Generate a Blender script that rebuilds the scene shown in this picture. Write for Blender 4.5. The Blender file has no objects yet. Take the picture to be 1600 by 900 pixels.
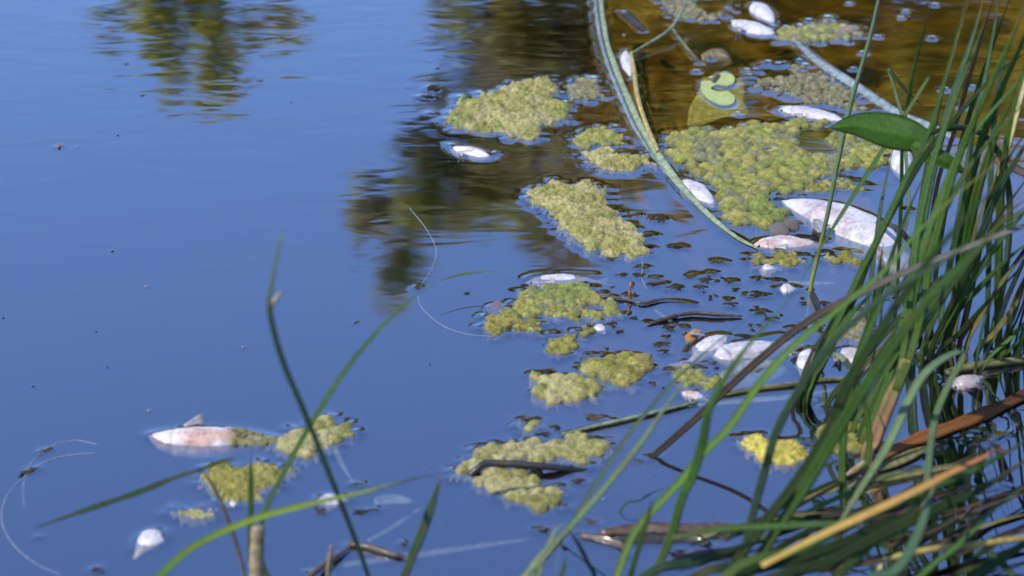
import bpy, bmesh, math, random
import numpy as np
from mathutils import Vector, noise as mnoise

R = math.radians
random.seed(11)
rng = np.random.default_rng(7)
sc = bpy.context.scene
COL = sc.collection

# ------------------------------------------------------------------ camera
DEP = 27.0                      # downward tilt, degrees
CAM = Vector((0.0, -3.965, 2.02))
cam_d = bpy.data.cameras.new('camera')
cam = bpy.data.objects.new('camera', cam_d)
COL.objects.link(cam)
cam.location = CAM
cam.rotation_euler = (R(90 - DEP), 0, 0)
cam_d.sensor_width = 36
cam_d.lens = 100
cam_d.clip_start = 0.05
cam_d.clip_end = 3000
cam_d.dof.use_dof = True
cam_d.dof.focus_distance = 4.6
cam_d.dof.aperture_fstop = 3.7
sc.camera = cam

# ------------------------------------------------------------------ sky, sun, exposure
SUN_AZ, SUN_EL = 243.0, 54.0    # azimuth clockwise from +Y
w = bpy.data.worlds.new('World'); sc.world = w; w.use_nodes = True
nt = w.node_tree
sky = nt.nodes.new('ShaderNodeTexSky'); sky.sky_type = 'NISHITA'; sky.sun_disc = False
sky.sun_elevation = R(SUN_EL); sky.sun_rotation = R(SUN_AZ)
sky.ozone_density = 5.0; sky.dust_density = 0.1; sky.air_density = 1.0
hs = nt.nodes.new('ShaderNodeHueSaturation'); hs.inputs['Saturation'].default_value = 1.04; hs.inputs['Hue'].default_value = .512
nt.links.new(sky.outputs[0], hs.inputs['Color']); nt.links.new(hs.outputs[0], nt.nodes['Background'].inputs[0])
nt.nodes['Background'].inputs[1].default_value = 0.15
sun_d = bpy.data.lights.new('sun', 'SUN'); sun_d.energy = 2.5; sun_d.angle = R(0.6); sun_d.color = (1, .94, .84)
sun = bpy.data.objects.new('sun', sun_d); COL.objects.link(sun)
sd = Vector((math.sin(R(SUN_AZ)) * math.cos(R(SUN_EL)), math.cos(R(SUN_AZ)) * math.cos(R(SUN_EL)), math.sin(R(SUN_EL))))
sun.rotation_euler = sd.to_track_quat('Z', 'Y').to_euler(); sun.location = (0, 0, 30)
sc.view_settings.view_transform = 'Standard'; sc.view_settings.look = 'None'; sc.view_settings.gamma = 1
sc.view_settings.exposure = 0.8
sc.render.engine = 'CYCLES'
sc.cycles.use_denoising = True
sc.cycles.max_bounces = 8; sc.cycles.transparent_max_bounces = 16; sc.cycles.caustics_reflective = False

# ------------------------------------------------------------------ pixel <-> place
cF = Vector((0, math.cos(R(DEP)), -math.sin(R(DEP)))); cU = Vector((0, math.sin(R(DEP)), math.cos(R(DEP)))); cR = Vector((1, 0, 0))
def ray(px, py):
    return (cF + cR * ((px - 800) / 1600 * .36) + cU * ((450 - py) / 1600 * .36)).normalized()
def W(px, py, z=0.0):
    """where the sight line through a photo pixel meets the level z"""
    d = ray(px, py)
    return CAM + d * ((z - CAM.z) / d.z)
def M(px, py, Y):
    """what a pixel of calm water mirrors, at distance Y"""
    p = W(px, py); d = ray(px, py); d.z = -d.z
    return p + d * ((Y - p.y) / d.y)

# ------------------------------------------------------------------ bookkeeping
def tag(o, label=None, cat=None, group=None, kind=None):
    if label: o['label'] = label
    if cat: o['category'] = cat
    if group: o['group'] = group
    if kind: o['kind'] = kind
    return o
def empty(name, loc):
    o = bpy.data.objects.new(name, None); COL.objects.link(o); o.location = loc; o.empty_display_size = .02
    return o
def mesh_obj(name, verts, faces, mat, parent=None, cols=None, smooth=True, origin=None):
    """one mesh object; vertices in world space, stored about origin"""
    v = np.asarray(verts, dtype=np.float64).reshape(-1, 3)
    og = Vector(origin) if origin is not None else (Vector(parent.location) if parent is not None else Vector((0, 0, 0)))
    me = bpy.data.meshes.new(name)
    me.from_pydata((v - np.array(og)).tolist(), [], faces)
    if cols is not None:
        at = me.attributes.new('col', 'FLOAT_COLOR', 'POINT')
        c = np.ones((len(v), 4)); c[:, :3] = np.asarray(cols)
        at.data.foreach_set('color', c.ravel())
    if smooth: me.polygons.foreach_set('use_smooth', [True] * len(me.polygons))
    me.materials.append(mat); me.update()
    o = bpy.data.objects.new(name, me); COL.objects.link(o)
    if parent is not None:
        o.parent = parent; o.location = og - Vector(parent.location)
    else: o.location = og
    return o

# ------------------------------------------------------------------ materials
def new_mat(name):
    m = bpy.data.materials.new(name); m.use_nodes = True
    n = m.node_tree.nodes; n.clear()
    return m, n, m.node_tree.links
def nd(n, t, **k):
    x = n.new(t)
    for a, b in k.items(): setattr(x, a, b)
    return x
def noise_node(n, l, scale, detail=3, coord=None, rough=.55):
    t = nd(n, 'ShaderNodeTexNoise'); t.inputs['Scale'].default_value = scale; t.inputs['Detail'].default_value = detail
    t.inputs['Roughness'].default_value = rough
    if coord is not None: l.new(coord, t.inputs['Vector'])
    return t
def ramp(n, l, src, stops):
    r = nd(n, 'ShaderNodeValToRGB')
    while len(r.color_ramp.elements) < len(stops): r.color_ramp.elements.new(.5)
    for e, (p, c) in zip(r.color_ramp.elements, stops):
        e.position = p; e.color = (*c, 1) if len(c) == 3 else c
    l.new(src, r.inputs[0]); return r
def mixc(n, l, a, b, fac, mode='MIX'):
    m = nd(n, 'ShaderNodeMix', data_type='RGBA', blend_type=mode)
    for s, v in ((m.inputs[6], a), (m.inputs[7], b), (m.inputs[0], fac)):
        if hasattr(v, 'links'): l.new(v, s)
        elif isinstance(v, (int, float)): s.default_value = v
        else: s.default_value = (*v, 1)
    return m.outputs[2]

def organic(name, source='col', rough=.45, nscale=120, namp=.35, bump=.3, bdist=.001, spec=.5, trans=0.0, coat=0.0, speck=0.0, stretch=None, sss=0.0):
    """pigment from the vertex attribute or the object colour, mottled and bumped"""
    m, n, l = new_mat(name)
    out = nd(n, 'ShaderNodeOutputMaterial'); p = nd(n, 'ShaderNodeBsdfPrincipled')
    co = nd(n, 'ShaderNodeTexCoord').outputs['Object']
    if source == 'col':
        a = nd(n, 'ShaderNodeAttribute'); a.attribute_name = 'col'; c = a.outputs['Color']
    elif source == 'object':
        c = nd(n, 'ShaderNodeObjectInfo').outputs['Color']
    else:
        rgb = nd(n, 'ShaderNodeRGB'); rgb.outputs[0].default_value = (*source, 1); c = rgb.outputs[0]
    if stretch:
        mp = nd(n, 'ShaderNodeMapping'); mp.inputs['Scale'].default_value = stretch; l.new(co, mp.inputs[0]); co = mp.outputs[0]
    t = noise_node(n, l, nscale, 6 if 'algae' in name else 4, co, .7 if 'algae' in name else .55)
    r = ramp(n, l, t.outputs[0], [(.3, (1 - namp,) * 3), (.7, (1 + namp * .6,) * 3)])
    if name == 'fish_skin':
        tb_ = noise_node(n, l, 38, 5, co, .65); rb = ramp(n, l, tb_.outputs[0], [(.32, (.66, .62, .61)), (.50, (1, 1, 1))]); c = mixc(n, l, c, rb.outputs[0], 1.0, 'MULTIPLY')
    c = mixc(n, l, c, r.outputs[0], 1.0, 'MULTIPLY')
    if speck:
        s = noise_node(n, l, nscale * 2.3, 2, co)
        sr = ramp(n, l, s.outputs[0], [(.66, (0, 0, 0)), (.72, (1, 1, 1))])
        f = nd(n, 'ShaderNodeMath', operation='MULTIPLY'); f.inputs[1].default_value = speck; l.new(sr.outputs[0], f.inputs[0])
        c = mixc(n, l, c, (.05, .035, .015), f.outputs[0])
    l.new(c, p.inputs['Base Color'])
    p.inputs['Roughness'].default_value = rough; p.inputs['Specular IOR Level'].default_value = spec
    p.inputs['Coat Weight'].default_value = coat; p.inputs['Coat Roughness'].default_value = .12
    if sss:
        p.inputs['Subsurface Weight'].default_value = sss; p.inputs['Subsurface Radius'].default_value = (.004, .003, .0015)
    b = nd(n, 'ShaderNodeBump'); b.inputs['Strength'].default_value = bump; b.inputs['Distance'].default_value = bdist
    t2 = noise_node(n, l, nscale * 2.2, 4, co); l.new(t2.outputs[0], b.inputs['Height']); l.new(b.outputs[0], p.inputs['Normal'])
    sh = p.outputs[0]
    if trans:
        tr = nd(n, 'ShaderNodeBsdfTranslucent'); l.new(c, tr.inputs['Color'])
        mx = nd(n, 'ShaderNodeMixShader'); mx.inputs[0].default_value = trans; l.new(sh, mx.inputs[1]); l.new(tr.outputs[0], mx.inputs[2]); sh = mx.outputs[0]
    l.new(sh, out.inputs['Surface'])
    return m

MAT = {}
MAT['algae'] = organic('algae', rough=.5, nscale=220, namp=.4, bump=.8, bdist=.0030, coat=.0, spec=.22, speck=.6)
MAT['bubble'] = organic('algae_bubble', 'object', rough=.42, nscale=170, namp=.35, bump=.8, bdist=.0026, coat=.03, spec=.3, speck=.5)
MAT['fish'] = organic('fish_skin', rough=.42, nscale=150, namp=.2, bump=.35, bdist=.0010, coat=.22, spec=.4, speck=.12)
MAT['fin'] = organic('fish_fin', rough=.4, nscale=140, namp=.25, bump=.4, bdist=.0008, trans=.3)
MAT['eye'] = organic('fish_eye', (.012, .011, .012), rough=.12, coat=.6, bump=0)
MAT['blade'] = organic('grass_blade', rough=.55, spec=.18, nscale=60, namp=.30, bump=.35, bdist=.0006, trans=.22, stretch=(6, 6, 1))
MAT['stem'] = organic('wet_stem', rough=.42, nscale=90, namp=.5, bump=.6, bdist=.001, coat=.1, speck=.6)
MAT['dead'] = organic('decayed_leaf', rough=.38, nscale=130, namp=.5, bump=.6, bdist=.0016, coat=.25)
MAT['thread'] = organic('pale_thread', (.5, .53, .58), rough=.4, bump=0)
MAT['leaf'] = organic('tree_leaf', rough=.5, nscale=3, namp=.35, bump=0, trans=.5)
MAT['bark'] = organic('bark', (.11, .085, .06), rough=.85, nscale=9, namp=.5, bump=.8, bdist=.03)

def water_material():
    m, n, l = new_mat('pond_water')
    out = nd(n, 'ShaderNodeOutputMaterial')
    geo = nd(n, 'ShaderNodeNewGeometry')
    sep = nd(n, 'ShaderNodeSeparateXYZ'); l.new(geo.outputs['Position'], sep.inputs[0])
    mp = nd(n, 'ShaderNodeMapping'); mp.inputs['Scale'].default_value = (5.5, 14, 10); mp.inputs['Rotation'].default_value = (0, 0, R(-14)); l.new(geo.outputs['Position'], mp.inputs[0])
    t = noise_node(n, l, 1.0, 2.5, mp.outputs[0], .5); t.inputs['Distortion'].default_value = .6
    # the breeze reaches the open water further out and dies towards the bank
    mr = nd(n, 'ShaderNodeMapRange'); mr.inputs[1].default_value = -.35; mr.inputs[2].default_value = 1.1; mr.inputs[3].default_value = .05; mr.inputs[4].default_value = 1.0
    l.new(sep.outputs[1], mr.inputs[0])
    b = nd(n, 'ShaderNodeBump'); b.inputs['Distance'].default_value = .0007
    l.new(mr.outputs[0], b.inputs['Strength']); l.new(t.outputs[0], b.inputs['Height'])
    fr = nd(n, 'ShaderNodeFresnel'); fr.inputs[0].default_value = 1.33; l.new(b.outputs[0], fr.inputs['Normal'])
    ma = nd(n, 'ShaderNodeMath', operation='MULTIPLY_ADD', use_clamp=True); l.new(fr.outputs[0], ma.inputs[0]); ma.inputs[1].default_value = 2.7; ma.inputs[2].default_value = .285
    gl = nd(n, 'ShaderNodeBsdfGlossy'); gl.inputs['Roughness'].default_value = .03; gl.inputs['Color'].default_value = (.9, .95, 1, 1); l.new(b.outputs[0], gl.inputs['Normal'])
    tr = nd(n, 'ShaderNodeBsdfTransparent'); tr.inputs[0].default_value = (.97, .95, .88, 1)
    mx = nd(n, 'ShaderNodeMixShader'); l.new(ma.outputs[0], mx.inputs[0]); l.new(tr.outputs[0], mx.inputs[1]); l.new(gl.outputs[0], mx.inputs[2])
    l.new(mx.outputs[0], out.inputs['Surface'])
    va = nd(n, 'ShaderNodeVolumeAbsorption'); va.inputs['Color'].default_value = (.78, .64, .08, 1); va.inputs['Density'].default_value = 5.0
    l.new(va.outputs[0], out.inputs['Volume'])
    return m
MAT['water'] = water_material()

def bed_material():
    m, n, l = new_mat('pond_mud')
    out = nd(n, 'ShaderNodeOutputMaterial'); p = nd(n, 'ShaderNodeBsdfPrincipled'); p.inputs['Roughness'].default_value = .9
    geo = nd(n, 'ShaderNodeNewGeometry'); pos = geo.outputs['Position']
    sep = nd(n, 'ShaderNodeSeparateXYZ'); l.new(pos, sep.inputs[0])
    a = noise_node(n, l, 6, 6, pos, .6); a.inputs['Distortion'].default_value = 1.6
    c1 = ramp(n, l, a.outputs[0], [(.36, (.045, .032, .009)), (.5, (.20, .145, .03)), (.64, (.50, .39, .08))])  # mottled mud, its contrast raised to imitate caustic swirls of light
    g = noise_node(n, l, .9, 6, pos)
    c2 = ramp(n, l, g.outputs[0], [(.3, (.05, .08, .02)), (.7, (.14, .15, .05))])
    f = nd(n, 'ShaderNodeMapRange'); f.inputs[1].default_value = .02; f.inputs[2].default_value = .25; l.new(sep.outputs[2], f.inputs[0])
    l.new(mixc(n, l, c1.outputs[0], c2.outputs[0], f.outputs[0]), p.inputs['Base Color'])
    b = nd(n, 'ShaderNodeBump'); b.inputs['Strength'].default_value = .6; b.inputs['Distance'].default_value = .03; l.new(a.outputs[0], b.inputs['Height']); l.new(b.outputs[0], p.inputs['Normal'])
    l.new(p.outputs[0], out.inputs['Surface']); return m
MAT['bed'] = bed_material()

# ------------------------------------------------------------------ setting: ground and pond bed, one sheet
_lat = rng.random((256, 256))
def vnoise(x, y):
    xi = np.floor(x).astype(int); yi = np.floor(y).astype(int); fx = x - xi; fy = y - yi
    fx = fx * fx * (3 - 2 * fx); fy = fy * fy * (3 - 2 * fy)
    g = lambda i, j: _lat[i % 256, j % 256]
    return (g(xi, yi) * (1 - fx) + g(xi + 1, yi) * fx) * (1 - fy) + (g(xi, yi + 1) * (1 - fx) + g(xi + 1, yi + 1) * fx) * fy - .5
def fbm(x, y, o=3):
    s = 0; a = 1
    for i in range(o): s = s + a * vnoise(x * 2 ** i + 17 * i, y * 2 ** i + 5 * i); a *= .5
    return s
def axis(lo, hi, step, far, growth=1.25):
    a = list(np.arange(lo, hi + step / 2, step)); s = step
    while a[-1] < far: s *= growth; a.append(a[-1] + s)
    s = step
    while a[0] > -far: s *= growth; a.insert(0, a[0] - s)
    return np.array(a)
def sheet(name, xs, ys, Z, mat):
    nx, ny = len(xs), len(ys)
    X, Y = np.meshgrid(xs, ys)
    v = np.stack([X.ravel(), Y.ravel(), Z.ravel()], 1).astype(np.float32)
    i = (np.arange(ny - 1)[:, None] * nx + np.arange(nx - 1)[None, :]).ravel()
    q = np.stack([i, i + 1, i + nx + 1, i + nx], 1).astype(np.int32)
    me = bpy.data.meshes.new(name)
    me.vertices.add(len(v)); me.vertices.foreach_set('co', v.ravel())
    me.loops.add(q.size); me.loops.foreach_set('vertex_index', q.ravel())
    me.polygons.add(len(q)); me.polygons.foreach_set('loop_start', np.arange(0, q.size, 4, dtype=np.int32)); me.polygons.foreach_set('loop_total', np.full(len(q), 4, dtype=np.int32))
    me.polygons.foreach_set('use_smooth', np.ones(len(q), dtype=bool))
    me.update(calc_edges=True); me.validate(); me.materials.append(mat)
    o = bpy.data.objects.new(name, me); COL.objects.link(o); return o
gx = axis(-3, 3, .06, 900); gy = axis(-4, 16, .08, 900)
GX, GY = np.meshgrid(gx, gy)
def ground_z(x, y):
    d = np.minimum(np.minimum((y + 1.75) * .9, (2.3 - x + .12 * (y - 0)) * .9), np.minimum(13.2 - y, x + 26))
    d = d + .35 * fbm(x * .8, y * .8)
    deep = -np.minimum(d * 1.3, 1.7)
    up = np.minimum(-d * .35, .55)
    z = np.where(d > 0, deep, up)
    shelf = np.exp(-(np.maximum(np.abs(x - .90) - .62, 0) / .28) ** 2 - (np.maximum(np.abs(y - 1.35) - .45, 0) / .3) ** 2)       # a shallow bar
    z = np.where(d > 0, z * (1 - shelf) + shelf * np.maximum(z, -.10), z)
    return z + .02 * fbm(x * 3, y * 3) + np.where(y > 20, np.minimum((y - 20) * .02, 1.2), 0)
tag(sheet('ground', gx, gy, ground_z(GX, GY), MAT['bed']), kind='structure')

# ------------------------------------------------------------------ the water's meniscus: everything that floats notes its footprint
FLOAT = []          # (x, y, radius, rise, reach)
def meniscus(x, y, r, rise=.0022, reach=.007): FLOAT.append((x, y, r, rise, reach))

# ------------------------------------------------------------------ floating algae
def in_poly(x, y, P):
    ins = np.zeros(x.shape, bool); n = len(P)
    for i in range(n):
        x1, y1 = P[i]; x2, y2 = P[(i + 1) % n]
        c = ((y1 > y) != (y2 > y)) & (x < (x2 - x1) * (y - y1) / (y2 - y1 + 1e-12) + x1)
        ins ^= c
    return ins
def poly_dist(x, y, P):
    d = np.full(x.shape, 1e9); n = len(P)
    for i in range(n):
        ax, ay = P[i]; bx, by = P[(i + 1) % n]; ex, ey = bx - ax, by - ay
        t = np.clip(((x - ax) * ex + (y - ay) * ey) / (ex * ex + ey * ey + 1e-12), 0, 1)
        d = np.minimum(d, np.hypot(x - ax - t * ex, y - ay - t * ey))
    return np.where(in_poly(x, y, P), d, -d)
PAL = {
 'olive': [(.30, .26, .05), (.23, .22, .04), (.34, .30, .08), (.20, .21, .05)],
 'green': [(.29, .29, .06), (.34, .31, .065), (.24, .26, .055), (.36, .33, .09), (.27, .265, .08), (.22, .22, .11)],
 'sand':  [(.37, .325, .10), (.28, .27, .075), (.42, .375, .16), (.27, .285, .08), (.33, .285, .08)],
 'yellow': [(.55, .45, .07), (.48, .41, .08), (.58, .49, .10)],
 'dark':  [(.10, .085, .03), (.14, .12, .04), (.08, .065, .03), (.17, .15, .06)],
 'grey':  [(.24, .22, .11), (.27, .25, .13), (.19, .175, .09), (.26, .22, .10), (.29, .27, .15)],
}
def bubble_meshes():
    out = []
    for k in range(4):
        bm = bmesh.new(); bmesh.ops.create_icosphere(bm, subdivisions=3, radius=1)
        bmesh.ops.delete(bm, geom=[v for v in bm.verts if v.co.z < -.35], context='VERTS')
        for v in bm.verts:
            s = mnoise.noise(v.co * 1.3 + Vector((k * 7, 0, 0))) * .26 + mnoise.noise(v.co * 3.0 + Vector((0, k * 5, 0))) * .16 + mnoise.noise(v.co * 7 + Vector((0, k * 5, 3))) * .05
            v.co *= 1 + s
        me = bpy.data.meshes.new('bubble'); bm.to_mesh(me); bm.free()
        me.polygons.foreach_set('use_smooth', [True] * len(me.polygons)); me.materials.append(MAT['bubble']); out.append(me)
    return out
BUB = bubble_meshes()
def jitter(c, k=.12):
    f = 1 + random.uniform(-k, k); return tuple(max(0, v * f * (1 + random.uniform(-k, k) * .3)) for v in c)
def mat_patch(name, label, cat, poly, pal, rmin=.004, rmax=.011, fill=.55, top=.75, film=.0012, part_from=9, group=None, res=.0021, tries=2600, noise_amp=.0022, film_col=(.20, .19, .10), greens=(), rise=.0026, gaps=0, mound=0.0):
    """a raft of algae: a lumpy skin of small blisters (one part) and the larger blisters as parts; poly in photo pixels"""
    P = [tuple(W(px, py)[:2]) for px, py in poly]
    # roughen the outline
    Q = []
    for i in range(len(P)):
        a, b = P[i], P[(i + 1) % len(P)]
        for t in np.linspace(0, 1, 5)[:-1]:
            Q.append((a[0] + (b[0] - a[0]) * t + random.gauss(0, .0045), a[1] + (b[1] - a[1]) * t + random.gauss(0, .0075)))
    P = Q
    x0, x1 = min(p[0] for p in P), max(p[0] for p in P); y0, y1 = min(p[1] for p in P), max(p[1] for p in P)
    cen = Vector(((x0 + x1) / 2, (y0 + y1) / 2, 0))
    g = [(W(a, b).x, W(a, b).y, r) for a, b, r in greens]
    gap_ = lambda x, y: (fbm(x * 15 + 3, y * 15 + 9, 2) - gaps) if gaps else np.full(np.shape(x), -1.0)
    cand = np.stack([rng.uniform(x0, x1, tries), rng.uniform(y0, y1, tries)], 1)
    dd = np.where(gap_(cand[:, 0], cand[:, 1]) > -.01, -1, poly_dist(cand[:, 0], cand[:, 1], P))
    domes = []
    rs = np.sort(rmin + (rmax - rmin) * rng.random(tries) ** 3.0)[::-1]
    for (cx, cy), d, r in zip(cand, dd, rs):
        if d < r * .35: continue
        if all((cx - q[0]) ** 2 + (cy - q[1]) ** 2 > (fill * (r + q[2])) ** 2 for q in domes):
            pl = PAL[pal]; k = vnoise(np.array([cx * 26 + 40]), np.array([cy * 26 + 40]))[0] + .5
            c = random.choice(pl) if pal in ('green', 'grey') else np.array(pl[int(k * 2.99)]) * .75 + np.array(random.choice(pl)) * .25
            for ga, gb, gr in g:
                if math.hypot(cx - ga, cy - gb) < gr: c = random.choice(((.21, .26, .05), (.25, .28, .06), (.22, .26, .06)))
            domes.append((cx, cy, r, jitter(c)))
    root = empty(name, cen); tag(root, label, cat, group)
    D = None
    xs = np.arange(x0 - .012, x1 + .012, res); ys = np.arange(y0 - .012, y1 + .012, res * 1.25)
    X, Y = np.meshgrid(xs, ys)
    D = poly_dist(X, Y, P)
    nz = .8 * fbm(X * 150, Y * 150, 2) + 1.1 * fbm(X * 380, Y * 380, 2); big = fbm(X * 34, Y * 34, 3); D = D + .010 * fbm(X * 70, Y * 70, 3); D = np.where(gap_(X, Y) > 0, np.minimum(D, -.02 * gap_(X, Y)), D)
    Z = np.where(D > 0, film * np.minimum(D / .006, 1) - .0016 * (1 - min(1, mound / .006)) + mound * np.clip(D / .05, 0, 1) ** .6, D * 1.6 - .0005) + big * (.0030 + .55 * mound) * np.clip(D / .008, 0, 1)
    C = np.empty(X.shape + (3,)); C[:] = film_col
    C *= (1 + .5 * fbm(X * 60, Y * 60, 2))[..., None]
    base_m = mound * np.clip(D / .05, 0, 1) ** .6 + big * (.0030 + .55 * mound) * np.clip(D / .008, 0, 1)
    Zd = Z.copy()
    for cx, cy, r, c in domes:
        i0, i1 = np.searchsorted(xs, [cx - r, cx + r]); j0, j1 = np.searchsorted(ys, [cy - r, cy + r])
        sx = X[j0:j1, i0:i1]; sy = Y[j0:j1, i0:i1]
        q = ((sx - cx) ** 2 + (sy - cy) ** 2) / (r * r)
        h = np.where(q < 1, top * r * np.sqrt(np.maximum(1 - q, 0)) + base_m[j0:j1, i0:i1] + .0003, -1)
        z = Zd[j0:j1, i0:i1]; m = h > z
        z[m] = h[m]
        k = (m * np.clip((1 - q) * 1.3 + .15, 0, 1))[..., None]
        C[j0:j1, i0:i1] = C[j0:j1, i0:i1] * (1 - k) + np.array(c) * k
    Z = Zd + nz * noise_amp * np.clip(D / .004 + 1, 0, 1)
    C = np.clip(C * (1 + .5 * nz[..., None]), .01, .8)
    keep = Z > -.0016
    ny, nx = X.shape
    fk = keep[:-1, :-1] | keep[1:, :-1] | keep[:-1, 1:] | keep[1:, 1:]
    jj, ii = np.nonzero(fk); base = jj * nx + ii
    quads = np.stack([base, base + 1, base + nx + 1, base + nx], 1)
    used, inv = np.unique(quads, return_inverse=True); quads = inv.reshape(quads.shape)
    V = np.stack([X.ravel(), Y.ravel(), Z.ravel()], 1)[used]
    o = mesh_obj('algae_skin', V, quads.tolist(), MAT['algae'], root, C.reshape(-1, 3)[used]); o['kind'] = 'stuff'
    # larger blisters
    n = 0
    for cx, cy, r, c in domes[:part_from]:
        b = bpy.data.objects.new('bubble', random.choice(BUB)); COL.objects.link(b); b.parent = root
        bz = mound * max(0, min(1, float(poly_dist(np.array([cx]), np.array([cy]), P)[0]) / .05)) ** .6
        b.location = Vector((cx, cy, bz - r * .12)) - cen
        b.scale = (r * random.uniform(.85, 1.2), r * random.uniform(.85, 1.2), r * top * random.uniform(.8, 1.15)); b.rotation_euler = (random.uniform(-.2, .2), random.uniform(-.2, .2), random.uniform(0, 6.28))
        b.color = (*jitter(c), 1)
    # its wet edge
    for (a, b) in P: meniscus(a, b, .003 + .004 * random.random(), rise * random.uniform(.2, .75), .008)
    msk = D > .004
    for xx, yy in zip(X[msk][::60], Y[msk][::60]): meniscus(xx, yy, .008, -.0015, .002)
    return root

# ------------------------------------------------------------------ blades, stems, threads
def spline(pts, n):
    P = [Vector(p) for p in pts]
    if len(P) == 2: P = [P[0], P[0].lerp(P[1], .5), P[1]]
    ext = [P[0] * 2 - P[1]] + P + [P[-1] * 2 - P[-2]]; out = []
    for i in range(1, len(ext) - 2):
        a, b, c, d = ext[i - 1:i + 3]
        for k in range(n):
            t = k / n
            out.append(.5 * ((2 * b) + (c - a) * t + (2 * a - 5 * b + 4 * c - d) * t * t + (3 * b - a - 3 * c + d) * t ** 3))
    out.append(P[-1]); return out
BC = {
 'bent': [(.045, .032, .018), (.055, .042, .028), (.20, .185, .16)],
 'deep': [(.022, .055, .008), (.02, .05, .008), (.03, .05, .012)],  # root colour, middle, tip
 'green': [(.095, .125, .034), (.058, .128, .024), (.055, .115, .03)],
 'bright': [(.085, .13, .022), (.075, .15, .02), (.075, .14, .025)],
 'lime': [(0.090, 0.165, 0.022), (0.225, 0.315, 0.030), (0.360, 0.375, 0.120)],
 'dark': [(.045, .06, .02), (.034, .064, .017), (.03, .058, .018)],
 'teal': [(.07, .11, .05), (.066, .125, .062), (.072, .125, .07)],
 'pale': [(.15, .19, .085), (.12, .19, .08), (.15, .22, .11)],
 'cream': [(0.336, 0.352, 0.128), (0.496, 0.448, 0.176), (0.560, 0.496, 0.272)],
 'tan': [(0.240, 0.184, 0.088), (0.288, 0.224, 0.112), (0.240, 0.184, 0.096)],
 'grey': [(0.128, 0.120, 0.096), (0.208, 0.192, 0.160), (0.240, 0.224, 0.200)],
 'brown': [(.09, .055, .025), (.075, .05, .028), (.10, .07, .05)],
 'black': [(.022, .02, .018), (.03, .025, .02), (.02, .018, .016)],
 'orange': [(0.528, 0.368, 0.088), (0.528, 0.320, 0.088), (0.416, 0.136, 0.040)],
 'rust': [(.10, .05, .02), (.26, .10, .03), (.38, .15, .04)],
 'amber': [(.36, .28, .06), (.42, .33, .07), (.36, .26, .06)],
 'pink': [(.42, .25, .14), (.36, .20, .11), (.24, .26, .07)],
 'bluegrey': [(0.176, 0.216, 0.216), (0.224, 0.264, 0.264), (0.192, 0.240, 0.240)],
 'sage': [(0.168, 0.210, 0.119), (0.210, 0.259, 0.140), (0.182, 0.231, 0.126)],
 'olive': [(0.160, 0.160, 0.048), (0.192, 0.184, 0.056), (0.160, 0.144, 0.048)],
 'pinkgreen': [(.34, .17, .09), (.12, .23, .04), (.10, .22, .05)],
 'yellowgreen': [(0.400, 0.368, 0.048), (0.160, 0.240, 0.096), (0.144, 0.240, 0.144)],
}
def strip(name, pts, width, colour, parent=None, mat=None, taper=(.75, 1, .06), twist=0.0, curl=.0, thick=.16, round_=False, seg=5, lump=0.0, ends=True):
    """a leaf blade or stem: a keeled (or round) section swept along world points"""
    S = spline(pts, seg); n = len(S); V = []; C = []; F = []
    c3 = [np.array(c) for c in BC[colour]]
    ring = [(math.cos(a), math.sin(a)) for a in np.linspace(0, 2 * math.pi, 9)[:-1]] if round_ else [(-1, .22), (-.45, .07), (.0, .0), (.45, .07), (1, .22), (.45, .07 - thick), (0, -thick * 1.5), (-.45, .07 - thick)]
    m = len(ring)
    ph = random.uniform(0, 6.28); cj = 1 + random.uniform(-.18, .18); stripe = [1 + random.uniform(-.16, .16) for _ in range(16)]; browntip = random.random() < .35 and mat is None and colour in ('green', 'dark', 'bright', 'teal'); spot = random.uniform(0, .5)
    for i, p in enumerate(S):
        t = i / (n - 1)
        T = (S[min(i + 1, n - 1)] - S[max(i - 1, 0)]).normalized()
        view = (CAM - p).normalized() * .75 + Vector((0, 0, .5))
        side = T.cross(view).normalized(); up = side.cross(T).normalized()
        a = twist + curl * t
        s2 = side * math.cos(a) + up * math.sin(a); u2 = up * math.cos(a) - side * math.sin(a)
        wd = width / 2 * (taper[0] + (taper[1] - taper[0]) * min(t / .35, 1) if t < .6 else taper[1] + (taper[2] - taper[1]) * ((t - .6) / .4) ** 1.3)
        if lump: wd *= 1 + lump * mnoise.noise(Vector((t * 14, ph, 0)))
        col = (c3[0] * (1 - t / .4) + c3[1] * t / .4) if t < .4 else (c3[1] * (1 - (t - .4) / .6) + c3[2] * (t - .4) / .6)
        col = col * cj * (1 + .16 * mnoise.noise(Vector((t * 9, ph * 3, 1))))
        if browntip and t > .86: col = col * (1 - (t - .86) / .14) + np.array((.20, .135, .055)) * (t - .86) / .14
        if mat is None and mnoise.noise(Vector((t * 23, ph * 5, 2))) > .42: col = col * (1 - spot) + np.array((.15, .11, .04)) * spot
        for kk, (u, v) in enumerate(ring):
            V.append(p + s2 * (u * wd) + u2 * (v * wd)); C.append(np.clip(col * stripe[kk] * (1.22 if abs(u) < .1 and not round_ else 1), .005, .9))
    for i in range(n - 1):
        for k in range(m):
            a = i * m + k; b = i * m + (k + 1) % m; F.append((a, b, b + m, a + m))
    F.append(tuple(range(m))[::-1]); F.append(tuple(range((n - 1) * m, n * m)))
    o = mesh_obj(name, V, F, mat or MAT['blade'], parent, C, origin=None if parent is not None else S[0])
    if width > .004:
        for p, q in zip(S, S[1:]):
            k = max(1, int((q - p).length / .004))
            for j in range(k):
                e = p.lerp(q, j / k)
                if -.004 < e.z < .008: meniscus(e.x, e.y, width * .45, .0009 + .0006 * mnoise.noise(Vector((e.x * 30, e.y * 30, 0))), .006)
    return o
def P3(pp): return [W(a, b, c) for a, b, c in pp]
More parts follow.
